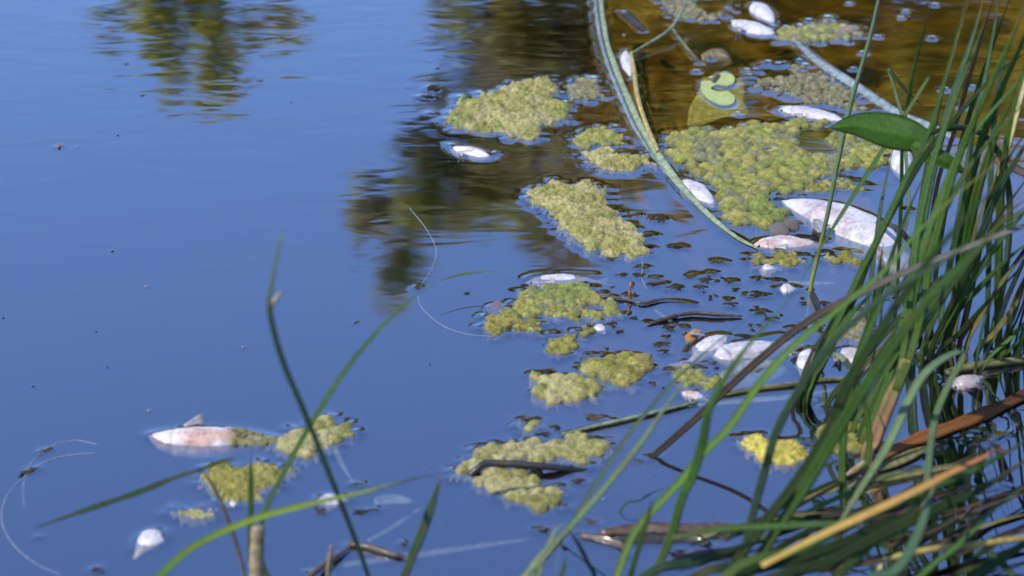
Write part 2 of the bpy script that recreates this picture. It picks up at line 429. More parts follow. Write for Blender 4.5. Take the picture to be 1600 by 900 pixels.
def rise(pp, h, power=1.0, h0=0.0):
    """photo pixels -> world points climbing from h0 to h along the blade"""
    L = [0]
    for a, b in zip(pp, pp[1:]): L.append(L[-1] + math.hypot(b[0] - a[0], b[1] - a[1]))
    return [W(x, y, h0 + (h - h0) * (l / L[-1]) ** power) for (x, y), l in zip(pp, L)]
def flat(pp, z=.002): return [W(x, y, z) for x, y in pp]

# ------------------------------------------------------------------ fish
def fish(label, spine, width, colour='white', lift=.30, tail=True, fins=(1,), eye=True, group='dead fish floating in the pond', depth=.8, tailspread=1.0, seed=0, algae=None, dark=0.0):
    """a dead fish on its side or back: spine = photo pixels with z, snout first; width = greatest width in metres"""
    rs = random.Random(seed + 5)
    S = spline([W(a, b, c) for a, b, c in spine], max(12, int(70 / (len(spine) - 1)))); n = len(S); m = 28; lift = lift * .72
    root = empty('fish', (S[n // 2].x, S[n // 2].y, 0)); tag(root, label, 'dead fish', group)
    tp = [0, .03, .08, .16, .28, .42, .58, .72, .84, .93, 1]; wp = [.07, .21, .39, .62, .90, 1, .90, .67, .41, .23, .15]
    V = []; C = []; F = []
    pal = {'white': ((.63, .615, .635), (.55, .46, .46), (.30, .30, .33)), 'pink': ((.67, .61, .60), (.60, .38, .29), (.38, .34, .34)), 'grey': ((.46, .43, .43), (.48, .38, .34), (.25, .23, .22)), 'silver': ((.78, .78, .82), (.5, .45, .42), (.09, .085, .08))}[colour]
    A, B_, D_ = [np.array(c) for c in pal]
    for i, p in enumerate(S):
        t = i / (n - 1); T = (S[min(i + 1, n - 1)] - S[max(i - 1, 0)]).normalized()
        side = T.cross(Vector((0, 0, 1))).normalized(); up = side.cross(T)
        hw = width / 2 * float(np.interp(t, tp, wp))
        gill = math.exp(-((t - .235) / .012) ** 2)
        hw *= 1 - .07 * gill
        c0 = p + up * (hw * depth * (lift * 2 - 1))
        for k in range(m):
            a = 2 * math.pi * k / m; ca, sa = math.cos(a), math.sin(a)
            bump = 1 + .10 * mnoise.noise(Vector((t * 6, ca * 1.5, sa * 1.5 + seed))) + .05 * mnoise.noise(Vector((t * 22, ca * 4, sa * 4 + seed))) - (.10 if abs(t - .02) < .012 and sa > .1 else 0)
            q = c0 + side * (ca * hw * bump) + up * (sa * hw * depth * bump * (1.0 if abs(sa) < .92 else .97))
            V.append(q)
            f = max(0, min(1, .5 + 1.6 * mnoise.noise(Vector((t * 6 + seed, ca * 1.6, sa * 1.6)))- .22))
            col = A * (1 - f) + B_ * f if t < .5 or colour == 'pink' else A * (1 - .45 * f) + B_ * .45 * f
            st_ = mnoise.noise(Vector((t * 4, k * .9, seed * 3))); fine = mnoise.noise(Vector((t * 40, ca * 7, sa * 7 + seed)))
            col = col * (1 + .12 * st_ + .08 * fine)
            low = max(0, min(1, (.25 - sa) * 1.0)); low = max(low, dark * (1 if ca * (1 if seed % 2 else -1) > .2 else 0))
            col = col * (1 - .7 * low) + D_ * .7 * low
            col = col * (1 - .55 * gill * (.4 + .6 * max(0, math.sin(a * 1.5 + seed))))
            if algae and algae[0] < t < algae[1]:
                g = min(1, (t - algae[0]) / .08, (algae[1] - t) / .03) * min(1, .95 + .5 * mnoise.noise(Vector((t * 20, ca * 2, sa * 2))))
                col = col * (1 - g) + np.array((.17, .155, .045)) * g
            C.append(np.clip(col, .01, .85))
    for i in range(n - 1):
        for k in range(m):
            a = i * m + k; b = i * m + (k + 1) % m; F.append((a, a + m, b + m, b))
    F.append(tuple(range(m))); F.append(tuple(range((n - 1) * m, n * m))[::-1])
    mesh_obj('body', V, F, MAT['fish'], root, C)
    def fan(name, base, d, sidev, length, spread, col, notch=0.0, rays=9):
        vv = []; cc = []; ff = []; nrm = d.cross(sidev).normalized() * .0007
        for r_ in range(5):
            for k in range(rays):
                u = k / (rays - 1) * 2 - 1; q = r_ / 4
                ln = length * (1 - notch * (1 - abs(u))) * (1 + .07 * rs.uniform(-1, 1) * (r_ == 4))
                pt = base + d * (ln * q * (1 - .18 * u * u)) + sidev * (u * spread * (.22 + .78 * q)) + nrm * (6 * math.sin(u * 3 + q) * q)
                rip = .8 if k % 2 else 1.0
                vv += [pt + nrm * (1.3 - q), pt - nrm * (1.3 - q)]; cc += [np.array(col) * rip] * 2
        R_ = rays * 2
        for r_ in range(4):
            for k in range(rays - 1):
                a = r_ * R_ + 2 * k
                ff.append((a, a + 2, a + R_ + 2, a + R_)); ff.append((a + 1, a + R_ + 1, a + R_ + 3, a + 3))
        for k in range(rays - 1):
            a = 2 * k; ff.append((a, a + 1, a + 3, a + 2)); a += 4 * R_; ff.append((a, a + 2, a + 3, a + 1))
        for r_ in range(4):
            a = r_ * R_; ff.append((a, a + R_, a + R_ + 1, a + 1)); a += 2 * (rays - 1); ff.append((a, a + 1, a + R_ + 1, a + R_))
        return mesh_obj(name, vv, ff, MAT['fin'], root, cc)
    fc = A * .8
    if tail:
        T = (S[-1] - S[-3]).normalized(); side = T.cross(Vector((0, 0, 1))).normalized()
        fan('tail_fin', S[-1] - T * .004, T, side, width * .75 * tailspread, width * .42 * tailspread, fc, .35)
    for f in fins:
        i = int(n * .30); T = (S[i + 1] - S[i]).normalized(); side = T.cross(Vector((0, 0, 1))).normalized() * f; up = Vector((0, 0, 1))
        fan('pectoral_fin', S[i] + side * (width * .42) + up * (width * .02 + .002), (T * .75 + side * .65 + up * .12).normalized(), (T * -.6 + side * .7).normalized(), width * .55, width * .17, A * .72)
    if eye:
        i = int(n * .10); T = (S[i + 1] - S[i]).normalized(); side = T.cross(Vector((0, 0, 1))).normalized()
        if side.y > 0: side = -side
        hw = width / 2 * float(np.interp(i / n, tp, wp)); er = max(.0022, width * .055)
        bm = bmesh.new(); bmesh.ops.create_icosphere(bm, subdivisions=2, radius=er)
        me = bpy.data.meshes.new('eye'); bm.to_mesh(me); bm.free(); me.materials.append(MAT['eye']); me.polygons.foreach_set('use_smooth', [True] * len(me.polygons))
        e = bpy.data.objects.new('eye', me); COL.objects.link(e); e.parent = root
        e.location = S[i] + side * hw * .72 + Vector((0, 0, hw * depth * (lift * 2 - 1) + hw * depth * .62)) - Vector(root.location)
    if algae:
        for q_ in range(48):
            t = rs.uniform(algae[0] + .06, 1); i = int(t * (n - 1)); T = (S[min(i + 1, n - 1)] - S[i - 1]).normalized(); side = T.cross(Vector((0, 0, 1))).normalized()
            hw = width / 2 * float(np.interp(t, tp, wp)); a = rs.uniform(.2, 2.9)
            b = bpy.data.objects.new('algae_crust', rs.choice(BUB)); COL.objects.link(b); b.parent = root
            b.location = S[i] + side * (math.cos(a) * hw * .9) + Vector((0, 0, hw * depth * (lift * 2 - 1) + math.sin(a) * hw * depth * .9)) - Vector(root.location)
            r_ = rs.uniform(.002, .0055); b.scale = (r_ * 1.3, r_ * 1.2, r_ * .9); b.rotation_euler = (rs.uniform(-.4, .4), rs.uniform(-.4, .4), rs.uniform(0, 6)); b.color = (*jitter(rs.choice(((.30, .27, .08), (.26, .25, .09), (.20, .17, .07), (.36, .33, .14)))), 1)
    for i in range(0, n, 4):
        if S[i].z > -.01: meniscus(S[i].x, S[i].y, width / 2 * float(np.interp(i / (n - 1), tp, wp)) * .9, .0014 + .0008 * mnoise.noise(Vector((i * .5, seed, 0))), .007)
    return root

# ------------------------------------------------------------------ scraps of rotten plant
def scrap_mesh(k):
    bm = bmesh.new(); bmesh.ops.create_icosphere(bm, subdivisions=3, radius=1)
    for v in bm.verts:
        c = v.co.copy()
        v.co *= max(.15, 1 + .9 * mnoise.noise(c * 1.8 + Vector((k * 3.1, 0, 0))) + .65 * mnoise.noise(c * 4.5 + Vector((0, k * 2.3, 0))))
    me = bpy.data.meshes.new('scrap'); bm.to_mesh(me); bm.free(); me.polygons.foreach_set('use_smooth', [True] * len(me.polygons)); me.materials.append(MAT['scrap']); return me
MAT['scrap'] = organic('rotten_scrap', 'object', rough=.6, spec=.2, nscale=2.2, namp=.6, bump=.8, bdist=.25)
SCR = [scrap_mesh(k) for k in range(12)]
def scrap(name, label, cat, px, py, lx, ly, hz, col, group=None, rot=0.0, z=0.0):
    o = bpy.data.objects.new(name, random.choice(SCR)); COL.objects.link(o)
    o.location = W(px, py, z); o.scale = (lx, ly, hz); o.rotation_euler = (random.uniform(-.15, .15), random.uniform(-.15, .15), rot); o.color = (*col, 1)
    if name in ('purple_leaf', 'grey_pebble', 'orange_scrap'): o.data = random.choice(BUB)
    tag(o, label, cat, group); meniscus(o.location.x, o.location.y, min(lx, ly) * .9, min(.0012, min(lx, ly) * .2), min(.006, lx * 1.2))
    if lx > ly * 1.6:
        for s in (-.6, .6): meniscus(o.location.x + s * lx * math.cos(rot), o.location.y + s * lx * math.sin(rot), ly * .7, .001, .005)
    return o
# ------------------------------------------------------------------ trees on the far bank, seen in the water
def tree(name, label, base, tips, trunk_r, leafcols, nleaf, lsize, seed):
    """trunk with limbs reaching the leaf masses in tips = [(centre, rx, rz)]; crown of small bent leaves"""
    rs = random.Random(seed)
    root = empty(name, base); tag(root, label, 'tree', 'trees on the far bank')
    V = []; F = []
    def tube(pts, r0, r1, m=7):
        S = spline(pts, 5); b0 = len(V)
        for i, p in enumerate(S):
            t = i / (len(S) - 1); r = r0 + (r1 - r0) * t; T = (S[min(i + 1, len(S) - 1)] - S[max(i - 1, 0)]).normalized()
            a = T.cross(Vector((.3, 1, .1))).normalized(); b = T.cross(a)
            for k in range(m): V.append(p + (a * math.cos(6.283 * k / m) + b * math.sin(6.283 * k / m)) * r * (1 + .1 * rs.uniform(-1, 1)))
        for i in range(len(S) - 1):
            for k in range(m):
                q = b0 + i * m + k; q2 = b0 + i * m + (k + 1) % m; F.append((q, q2, q2 + m, q + m))
    top = max((c.z for c, _, _ in tips))
    mid = sum((c for c, _, _ in tips), Vector()) / len(tips)
    crown = Vector((mid.x * .25 + base.x * .75, base.y * .7 + mid.y * .3, base.z + (top - base.z) * .78))
    tube([base - Vector((0, 0, .3)), base.lerp(crown, .5) + Vector((rs.uniform(-.1, .1), 0, 0)), crown], trunk_r, trunk_r * .5)
    for c, rx, rz in tips:
        st = base.lerp(crown, rs.uniform(.82, 1) if c.z > crown.z - 1 else rs.uniform(.4, .8)); tube([st, st.lerp(c, .5) + Vector((rs.uniform(-.2, .2), rs.uniform(-.2, .2), .1)), c + Vector((0, 0, rz * .6))], trunk_r * .26, .005, 5)
    mesh_obj('trunk', V, F, MAT['bark'], root)
    V = []; F = []; C = []
    vol = [rx * rx * rz for _, rx, rz in tips]; wt = [v ** .55 * (.22 if rz > .44 and c.z < top - 1.6 else 1) for v, (c, rx, rz) in zip(vol, tips)]; tot = sum(wt)
    for (c, rx, rz), v, w_ in zip(tips, vol, wt):
        sprigs = []
        for _ in range(max(5, int(26 * v ** .33))):
            while True:
                q = Vector((rs.uniform(-1, 1), rs.uniform(-1, 1), rs.uniform(-1, 1)))
                if .1 < q.length < 1: break
            sprigs.append((Vector((q.x * rx, q.y * rx * .8, q.z * rz)), rs.choice(leafcols), rs.uniform(.5, 1.3)))
        for _ in range(int(nleaf * w_ / tot)):
            s, col, k = rs.choice(sprigs)
            p = c + s + Vector((rs.gauss(0, 1), rs.gauss(0, 1), rs.gauss(0, 1))) * (.17 * min(rx, .9) + .03) * k
            d = Vector((rs.uniform(-1, 1), rs.uniform(-1, 1), rs.uniform(-.9, .5))).normalized(); e = d.cross(Vector((rs.uniform(-1, 1), rs.uniform(-1, 1), rs.uniform(-1, 1)))).normalized()
            L = lsize * rs.uniform(.6, 1.3); f = d.cross(e) * L * .12
            b0 = len(V); V += [p, p + d * L * .5 + e * L * .28 + f, p + d * L, p + d * L * .5 - e * L * .28 + f]; F += [(b0, b0 + 1, b0 + 2), (b0, b0 + 2, b0 + 3)]
            cc = np.array(col) * rs.uniform(.7, 1.3); C += [np.clip(cc, .01, .8)] * 4
    mesh_obj('crown', V, F, MAT['leaf'], root, C, smooth=False)
    return root
OLV = [(0.621, 0.567, 0.095), (0.486, 0.472, 0.095), (0.338, 0.324, 0.095), (0.750, 0.675, 0.135), (0.567, 0.446, 0.121)]
TAN = [(0.702, 0.559, 0.299), (0.546, 0.442, 0.221), (0.416, 0.351, 0.195), (0.624, 0.546, 0.234)]
GLD = [(0.598, 0.460, 0.057), (0.483, 0.356, 0.052), (0.380, 0.265, 0.046), (0.368, 0.333, 0.057), (0.667, 0.517, 0.081)]
def tips_px(L, Y):
    out = []
    for px, py, r, rz in L:
        c = M(px, py, Y); k = (c - W(px, py)).length + (W(px, py) - CAM).length; s = .36 / 1600 * k
        out.append((c + Vector((0, random.uniform(-.4, .4), 0)), r * s, rz * s * 1.05))
    return out
def gz(x, y): return float(ground_z(np.array([x]), np.array([y]))[0])
def plant_tree(label, px, Y, tr, cols, nleaf, lsize, L, seed, name='leafy_tree'):
    c = M(px, 0, Y); tree(name, label, Vector((c.x, Y, gz(c.x, Y))), tips_px(L, Y), tr, cols, nleaf, lsize, seed)
plant_tree('olive tree with twin drooping tips mirrored alone at the top of the open water', 300, 15.0, .09, OLV, 5200, .11,
    [(250, 40, 30, 40), (262, 84, 20, 28), (268, 116, 13, 20), (272, 138, 8, 12), (318, 30, 30, 34), (334, 72, 28, 34), (350, 106, 22, 24), (330, 138, 13, 12), (362, 136, 13, 12), (215, 8, 26, 12), (430, 12, 34, 10), (395, 34, 20, 9), (186, 22, 18, 6), (300, -60, 90, 40), (300, -160, 120, 90), (250, -330, 150, 150), (370, -330, 140, 150)], 1)
plant_tree('tallest tan and olive tree mirrored in the water beside the algae raft', 800, 15.6, .10, TAN + OLV[:3], 5600, .11,
    [(650, 250, 26, 30), (640, 330, 50, 30), (690, 345, 34, 26), (628, 388, 22, 30), (618, 424, 12, 14), (575, 336, 34, 14), (668, 300, 40, 20), (742, 280, 50, 40), (700, 232, 40, 26), (790, 250, 50, 50), (770, 190, 40, 36), (722, 36, 24, 20), (695, 26, 16, 14), (680, 150, 14, 14), (790, 110, 30, 34), (830, -120, 110, 100), (820, -300, 150, 130)], 2)
plant_tree('dark brown tree mirrored between the two thick algae rafts', 850, 14.4, .11, TAN + GLD[1:4], 5600, .115,
    [(850, 350, 34, 40), (900, 390, 24, 40), (835, 290, 60, 46), (880, 240, 70, 60), (940, 280, 46, 34), (830, 60, 66, 66), (900, 40, 70, 70), (810, 20, 40, 60), (850, 140, 90, 70), (950, 120, 60, 90), (990, 310, 20, 24), (960, 200, 56, 50), (850, -150, 170, 140), (930, -320, 190, 170)], 3)
plant_tree('golden leaved tree mirrored over the curved reed', 1080, 14.0, .12, GLD, 22000, .10,
    [(1010, 60, 80, 80), (1100, 30, 90, 70), (1050, 140, 80, 60), (1120, 170, 80, 40), (1075, 330, 22, 34), (1060, 250, 40, 50), (1180, 100, 70, 70), (1080, -130, 180, 140), (1120, -330, 220, 190)], 4)
plant_tree('broad golden tree mirrored behind the upright grass stems', 1380, 14.6, .13, GLD + OLV[:2], 26000, .10,
    [(1260, 60, 90, 70), (1360, 70, 90, 80), (1300, 150, 90, 45), (1420, 140, 80, 50), (1470, 40, 90, 80), (1250, 250, 40, 26), (1390, -120, 210, 140), (1330, -330, 240, 190)], 5)
plant_tree('golden brown tree mirrored in the corner behind the grass tussock', 1640, 15.2, .13, GLD, 22000, .10,
    [(1560, 60, 90, 70), (1530, 140, 80, 50), (1620, 120, 100, 70), (1700, 40, 120, 110), (1640, -140, 230, 150), (1600, -340, 240, 190)], 6)
for k, (bx, by, hh, lab) in enumerate(((-9.5, 16.5, 4.6, 'bushy olive tree far along the open side of the pond'), (-5.6, 17.5, 4.4, 'low olive tree beyond the open water'), (4.8, 17.0, 6.0, 'wide golden tree at the far end of the bank'), (8.5, 18.0, 6.4, 'tall olive tree furthest along the bank'))):
    b = Vector((bx, by, gz(bx, by)))
    tree('leafy_tree', lab, b, [(b + Vector((random.uniform(-1.2, 1.2), random.uniform(-.8, .8), hh * f)), random.uniform(.7, 1.2), random.uniform(.6, .9)) for f in (.25, .4, .5, .6, .7, .82)], .11, OLV if k < 2 else GLD, 4500, .1, 20 + k)

# ------------------------------------------------------------------ algae rafts
G_ = 'algae rafts floating on the pond'
mat_patch('algae_raft', 'thick yellow green algae raft nearest the open water, small gap near its middle', 'algae',
    [(697, 188), (712, 165), (728, 152), (765, 148), (800, 133), (850, 122), (876, 140), (862, 150), (893, 168), (885, 182), (852, 196), (830, 222), (790, 210), (742, 206), (705, 197)], 'sand', .0022, .0120, .30, .36, part_from=0, greens=[(728, 155, .022), (712, 190, .02), (890, 175, .025)], mound=0.0067, film_col=(.30, .29, .14), noise_amp=.004)
mat_patch('algae_raft', 'small pale algae islet beside the curved reed and the thick raft', 'algae',
    [(890, 132), (905, 125), (930, 130), (938, 150), (915, 158), (892, 155)], 'grey', .003, .009, .5, .6, part_from=5, film_col=(.20, .20, .14))
mat_patch('algae_raft', 'boot shaped thick yellow algae raft in the middle of the water', 'algae',
    [(823, 307), (850, 290), (910, 282), (945, 297), (950, 325), (965, 347), (1000, 360), (1010, 390), (985, 402), (945, 400), (915, 385), (885, 360), (872, 342), (845, 325)], 'sand', .0022, .0120, .30, .36, part_from=0, mound=0.0075, film_col=(.34, .31, .13), noise_amp=.0042)
mat_patch('algae_raft', 'small green bubbly algae patch touching the curved reed', 'algae',
    [(898, 212), (925, 200), (962, 205), (970, 225), (935, 232), (905, 230)], 'green', .004, .010, .6, .6, part_from=6, film_col=(.12, .13, .08))
mat_patch('algae_raft', 'pale sand coloured algae wedge under the small green patch', 'algae',
    [(912, 240), (930, 232), (965, 242), (1010, 246), (1018, 258), (980, 268), (930, 262)], 'sand', .0022, .0120, .30, .36, part_from=0, mound=0.0037, film_col=(.32, .28, .14), noise_amp=.004)
mat_patch('algae_raft', 'largest raft of round green algae bubbles beside the big white fish', 'algae',
    [(1037, 218), (1075, 202), (1130, 206), (1180, 192), (1270, 190), (1330, 198), (1392, 214), (1398, 240), (1370, 262), (1320, 268), (1285, 275), (1262, 292), (1232, 304), (1236, 335), (1212, 356), (1150, 356), (1124, 338), (1118, 298), (1085, 272), (1045, 248)], 'green', .0024, .0150, .55, .52, part_from=130, greens=[(1212, 328, .055)], gaps=.33, film_col=(.12, .13, .06), res=.0024, tries=9000, mound=0.0023)
mat_patch('algae_raft', 'ragged green algae raft below the half sunk fish, purple scrap on it', 'algae',
    [(800, 478), (812, 455), (860, 443), (920, 447), (945, 465), (966, 476), (962, 490), (935, 498), (895, 494), (850, 494), (805, 496), (782, 488)], 'green', .003, .011, .5, .5, gaps=.36, part_from=24, greens=[(880, 455, .045)], mound=0.0030)
mat_patch('algae_raft', 'sprawling knobbly algae tail hanging under the ragged green raft', 'algae',
    [(753, 510), (775, 494), (830, 496), (850, 505), (900, 500), (930, 516), (900, 530), (890, 552), (875, 560), (858, 548), (856, 528), (835, 514), (800, 513), (772, 526)], 'olive', .004, .010, .58, .62, gaps=.2, part_from=22, film_col=(.12, .11, .06))
mat_patch('algae_raft', 'lumpy olive algae cushion beside the smooth ochre one', 'algae',
    [(910, 572), (925, 560), (955, 562), (985, 556), (1010, 566), (1012, 580), (1000, 590), (988, 606), (965, 602), (945, 594), (918, 592)], 'olive', .005, .016, .5, .62, part_from=18, mound=0.0023)
mat_patch('algae_raft', 'smooth ochre algae cushion with tiny pale rim of froth', 'algae',
    [(838, 592), (850, 587), (875, 592), (905, 592), (935, 605), (925, 618), (890, 627), (855, 624), (840, 612)], 'sand', .006, .017, .45, .55, part_from=0, mound=0.0075, film_col=(.42, .36, .13))
mat_patch('algae_raft', 'knobbly algae islet behind the algae coated fish', 'algae',
    [(435, 692), (452, 676), (478, 676), (495, 660), (520, 657), (535, 670), (528, 690), (510, 708), (475, 712), (442, 706)], 'sand', .004, .012, .52, .6, part_from=14, film_col=(.26, .24, .14), mound=0.0023)
mat_patch('algae_raft', 'single algae knob off the end of the fish islet', 'algae', [(526, 672), (540, 668), (553, 674), (548, 681), (530, 680)], 'olive', .004, .008, .5, .6, part_from=2)
mat_patch('algae_raft', 'flat yellow algae raft under the algae coated fish', 'algae',
    [(318, 738), (340, 723), (400, 722), (456, 735), (442, 748), (410, 758), (402, 775), (365, 786), (335, 772), (322, 756)], 'olive', .0035, .008, .45, .5, part_from=10, film_col=(.34, .33, .17), greens=[], mound=0.0030, noise_amp=.0036)
mat_patch('algae_raft', 'little sunken algae sausage near the blade cross', 'algae', [(268, 798), (290, 794), (328, 799), (330, 804), (295, 809), (272, 806)], 'sand', .003, .006, .5, .5, part_from=3, film_col=(.28, .27, .14))
mat_patch('algae_raft', 'spread pale algae raft cut by the dark bent stick', 'algae',
    [(700, 738), (735, 715), (765, 692), (805, 688), (850, 694), (905, 682), (945, 692), (940, 710), (905, 727), (850, 722), (795, 720), (760, 722), (738, 740), (712, 745)], 'sand', .004, .012, .62, .6, part_from=30, film_col=(.27, .26, .18))
mat_patch('algae_raft', 'single smooth algae egg above the spread pale raft', 'algae', [(812, 664), (822, 659), (836, 660), (838, 669), (826, 673), (814, 670)], 'sand', .006, .011, .4, .5, part_from=1)
mat_patch('algae_raft', 'algae raft below the dark bent stick', 'algae',
    [(742, 748), (765, 738), (805, 740), (842, 755), (880, 766), (872, 788), (828, 794), (795, 782), (760, 766)], 'sand', .004, .013, .52, .6, part_from=20, mound=0.0030)
mat_patch('algae_raft', 'bright lemon yellow algae pad floating clear of the grass', 'algae',
    [(1152, 688), (1172, 684), (1195, 692), (1240, 686), (1272, 704), (1265, 720), (1222, 729), (1182, 714), (1160, 700)], 'yellow', .0025, .009, .3, .4, part_from=0, mound=0.0135, film_col=(.5, .42, .08), noise_amp=.004)
mat_patch('algae_raft', 'dull olive algae pad among the grass feet beside the lemon one', 'algae',
    [(1280, 670), (1320, 660), (1345, 672), (1350, 700), (1315, 712), (1285, 705)], 'olive', .004, .010, .5, .5, part_from=8, film_col=(.12, .12, .06))
mat_patch('algae_raft', 'green algae fringe floating under the fat white fish', 'algae',
    [(1055, 580), (1075, 574), (1105, 588), (1122, 596), (1112, 607), (1080, 612), (1066, 600)], 'green', .004, .010, .55, .5, part_from=10, film_col=(.14, .14, .07))
mat_patch('algae_raft', 'broken line of algae below the long thin fish', 'algae', [(1175, 402), (1200, 396), (1250, 402), (1262, 410), (1215, 415), (1180, 411)], 'olive', .003, .009, .65, .5, part_from=12, film_col=(.12, .11, .06))
mat_patch('algae_raft', 'two yellow algae knobs close by the standing pale stem', 'algae', [(1288, 398), (1315, 394), (1342, 402), (1340, 412), (1305, 412), (1290, 406)], 'olive', .004, .012, .55, .5, part_from=8, film_col=(.13, .12, .07))
mat_patch('algae_raft', 'green algae tuft next to the purple leaf on the golden water', 'algae',
    [(1212, 50), (1250, 44), (1285, 32), (1308, 38), (1335, 44), (1342, 56), (1310, 64), (1260, 67), (1220, 64)], 'green', .004, .011, .7, .6, part_from=12, film_col=(.17, .18, .16))
mat_patch('scum_patch', 'grey film of scum with froth above the large bubble raft', 'scum',
    [(1165, 112), (1195, 102), (1235, 98), (1268, 112), (1310, 128), (1345, 150), (1372, 170), (1350, 182), (1310, 164), (1262, 160), (1225, 146), (1182, 136)], 'grey', .003, .009, .75, .5, gaps=.10, part_from=20, film_col=(.15, .14, .09))
mat_patch('scum_patch', 'grey scum with froth beside the pair of white fish', 'scum',
    [(1030, 2), (1062, -6), (1140, -8), (1150, 12), (1132, 26), (1092, 32), (1050, 26)], 'grey', .003, .009, .75, .5, gaps=.10, part_from=12, film_col=(.15, .14, .09))
mat_patch('scum_patch', 'thin scum rag trailing off the large bubble raft towards the big fish', 'scum',
    [(1215, 285), (1262, 280), (1330, 284), (1348, 295), (1300, 300), (1240, 300)], 'olive', .003, .008, .8, .5, part_from=8, film_col=(.14, .13, .07))
mat_patch('scum_patch', 'striped grey scum rag behind the leaning grass blades', 'scum',
    [(1292, 508), (1320, 494), (1352, 500), (1358, 520), (1340, 536), (1305, 534)], 'grey', .003, .008, .75, .5, part_from=6, film_col=(.25, .25, .18))

# ------------------------------------------------------------------ dead fish
fish('white fish with algae coated tail half lying in open water', [(233, 681, -.002), (262, 683, 0), (310, 683, .001), (370, 684, .001), (425, 691, -.002), (452, 694, -.006)], .060, 'pink', lift=.34, seed=1, algae=(.52, 1.0), fins=(-1,), eye=False, tail=False)
fish('largest white fish curving away from the bubble raft', [(1222, 314, 0), (1262, 322, .004), (1310, 338, .004), (1352, 360, .003), (1385, 385, -.006), (1412, 420, -.022), (1420, 450, -.04)], .100, 'white', lift=.36, seed=2, fins=(1,), eye=False, depth=.6)
fish('long thin pinkish fish under the curved reed tip', [(1176, 384, 0), (1200, 380, .002), (1235, 379, .001), (1268, 382, -.004), (1300, 384, -.012)], .046, 'pink', lift=.36, seed=3)
fish('small white fish pressed against the curved reed', [(1066, 281, 0), (1082, 292, .001), (1102, 309, .001), (1116, 324, -.002)], .044, 'white', lift=.38, seed=4, tail=False, fins=())
fish('slender white fish with a dark spot at the edge of the golden water', [(1214, 171, -.001), (1240, 173, .001), (1275, 179, .001), (1306, 186, 0), (1325, 190, -.004)], .044, 'white', lift=.38, seed=5)
fish('white fish seen end on below the broad leaf', [(1407, 228, .002), (1408, 243, .004), (1409, 262, .002), (1409, 282, -.004)], .044, 'white', lift=.42, seed=6, tail=False, eye=False)
fish('oval white fish with dark nicks, lower of the touching pair', [(1141, 34, 0), (1158, 38, .003), (1182, 45, .003), (1205, 54, -.002), (1214, 60, -.006)], .048, 'white', lift=.36, seed=7, tail=False)
fish('oval white fish, upper of the touching pair', [(1177, 6, 0), (1186, 13, .003), (1198, 24, .003), (1211, 40, -.002)], .042, 'white', lift=.44, seed=8, tail=False, fins=(), eye=False)
fish('tiny white fish with drawn out tail wedged beside the yellow stem', [(978, 79, .001), (978, 88, .003), (980, 100, .003), (983, 112, .001), (986, 124, -.001)], .024, 'white', lift=.45, seed=9, tail=False, fins=(), eye=False)
fish('small silver fish with dark flank under the thick raft', [(703, 229, -.003), (720, 233, .001), (742, 237, .002), (760, 243, 0), (775, 248, -.010)], .036, 'silver', lift=.30, seed=10, dark=.9)
fish('half sunk white fish above the ragged green raft', [(822, 441, -.006), (845, 437, -.002), (880, 434, 0), (912, 436, -.004), (938, 440, -.012)], .036, 'white', lift=.24, seed=11)
fish('fat white fish with torn belly behind a slanting blade', [(1113, 558, -.002), (1130, 552, .003), (1160, 545, .003), (1192, 542, -.002), (1222, 538, -.010), (1238, 537, -.014)], .064, 'white', lift=.22, seed=12, eye=False)
fish('narrow white fish beside the fat one, an orange scrap at its back', [(1136, 524, 0), (1120, 531, .002), (1104, 541, .001), (1090, 554, -.004), (1074, 566, -.012)], .044, 'white', lift=.26, seed=13, eye=False)
fish('white fish standing on end in front of the grass feet', [(1264, 545, 0), (1262, 556, .002), (1257, 572, .001), (1252, 588, -.006)], .032, 'white', lift=.38, seed=14, tail=False, eye=False)
fish('grey mottled fish hidden behind the leaning blades', [(1318, 545, -.001), (1330, 553, .002), (1348, 567, .002), (1362, 582, -.003)], .046, 'grey', lift=.36, seed=15)
fish('small pale fish over the black blade reflections', [(1486, 605, 0), (1500, 600, .002), (1520, 593, .002), (1538, 588, -.001)], .036, 'grey', lift=.42, seed=16)
fish('little white fish with thin tail alone in the lower open water', [(254, 834, 0), (244, 836, .002), (232, 844, .001), (222, 856, -.004), (209, 873, -.012)], .040, 'white', lift=.38, seed=17, tail=False, fins=(), eye=True)
fish('white fish scrap beside the knobbly algae tail', [(932, 508, 0), (938, 513, .001), (946, 522, -.003)], .022, 'white', lift=.36, seed=18, tail=False, fins=(), eye=False)
fish('white fish bobbing just under the surface below the algae line', [(1186, 422, -.006), (1200, 421, -.003), (1222, 422, -.006)], .032, 'white', lift=.42, seed=19, tail=False, fins=(), eye=False)
fish('short white fish lying between dark scraps', [(1218, 452, 0), (1230, 451, .002), (1246, 453, -.002)], .030, 'white', lift=.42, seed=20, tail=False, fins=(), eye=False)
fish('small pinkish fish by the floating pale reed', [(1064, 613, -.001), (1080, 617, .001), (1094, 621, -.001), (1106, 626, -.004)], .026, 'pink', lift=.38, seed=21, eye=False)
fish('white sliver of fish behind the bright arching blade', [(494, 784, -.002), (510, 781, .001), (530, 781, .001), (545, 783, -.003)], .030, 'white', lift=.36, seed=22, tail=False, fins=(), eye=False)
fish('tiny white fish fragment under the flat yellow raft', [(358, 789, 0), (365, 787, .001), (374, 789, -.002)], .016, 'white', lift=.4, seed=23, tail=False, fins=(), eye=False)

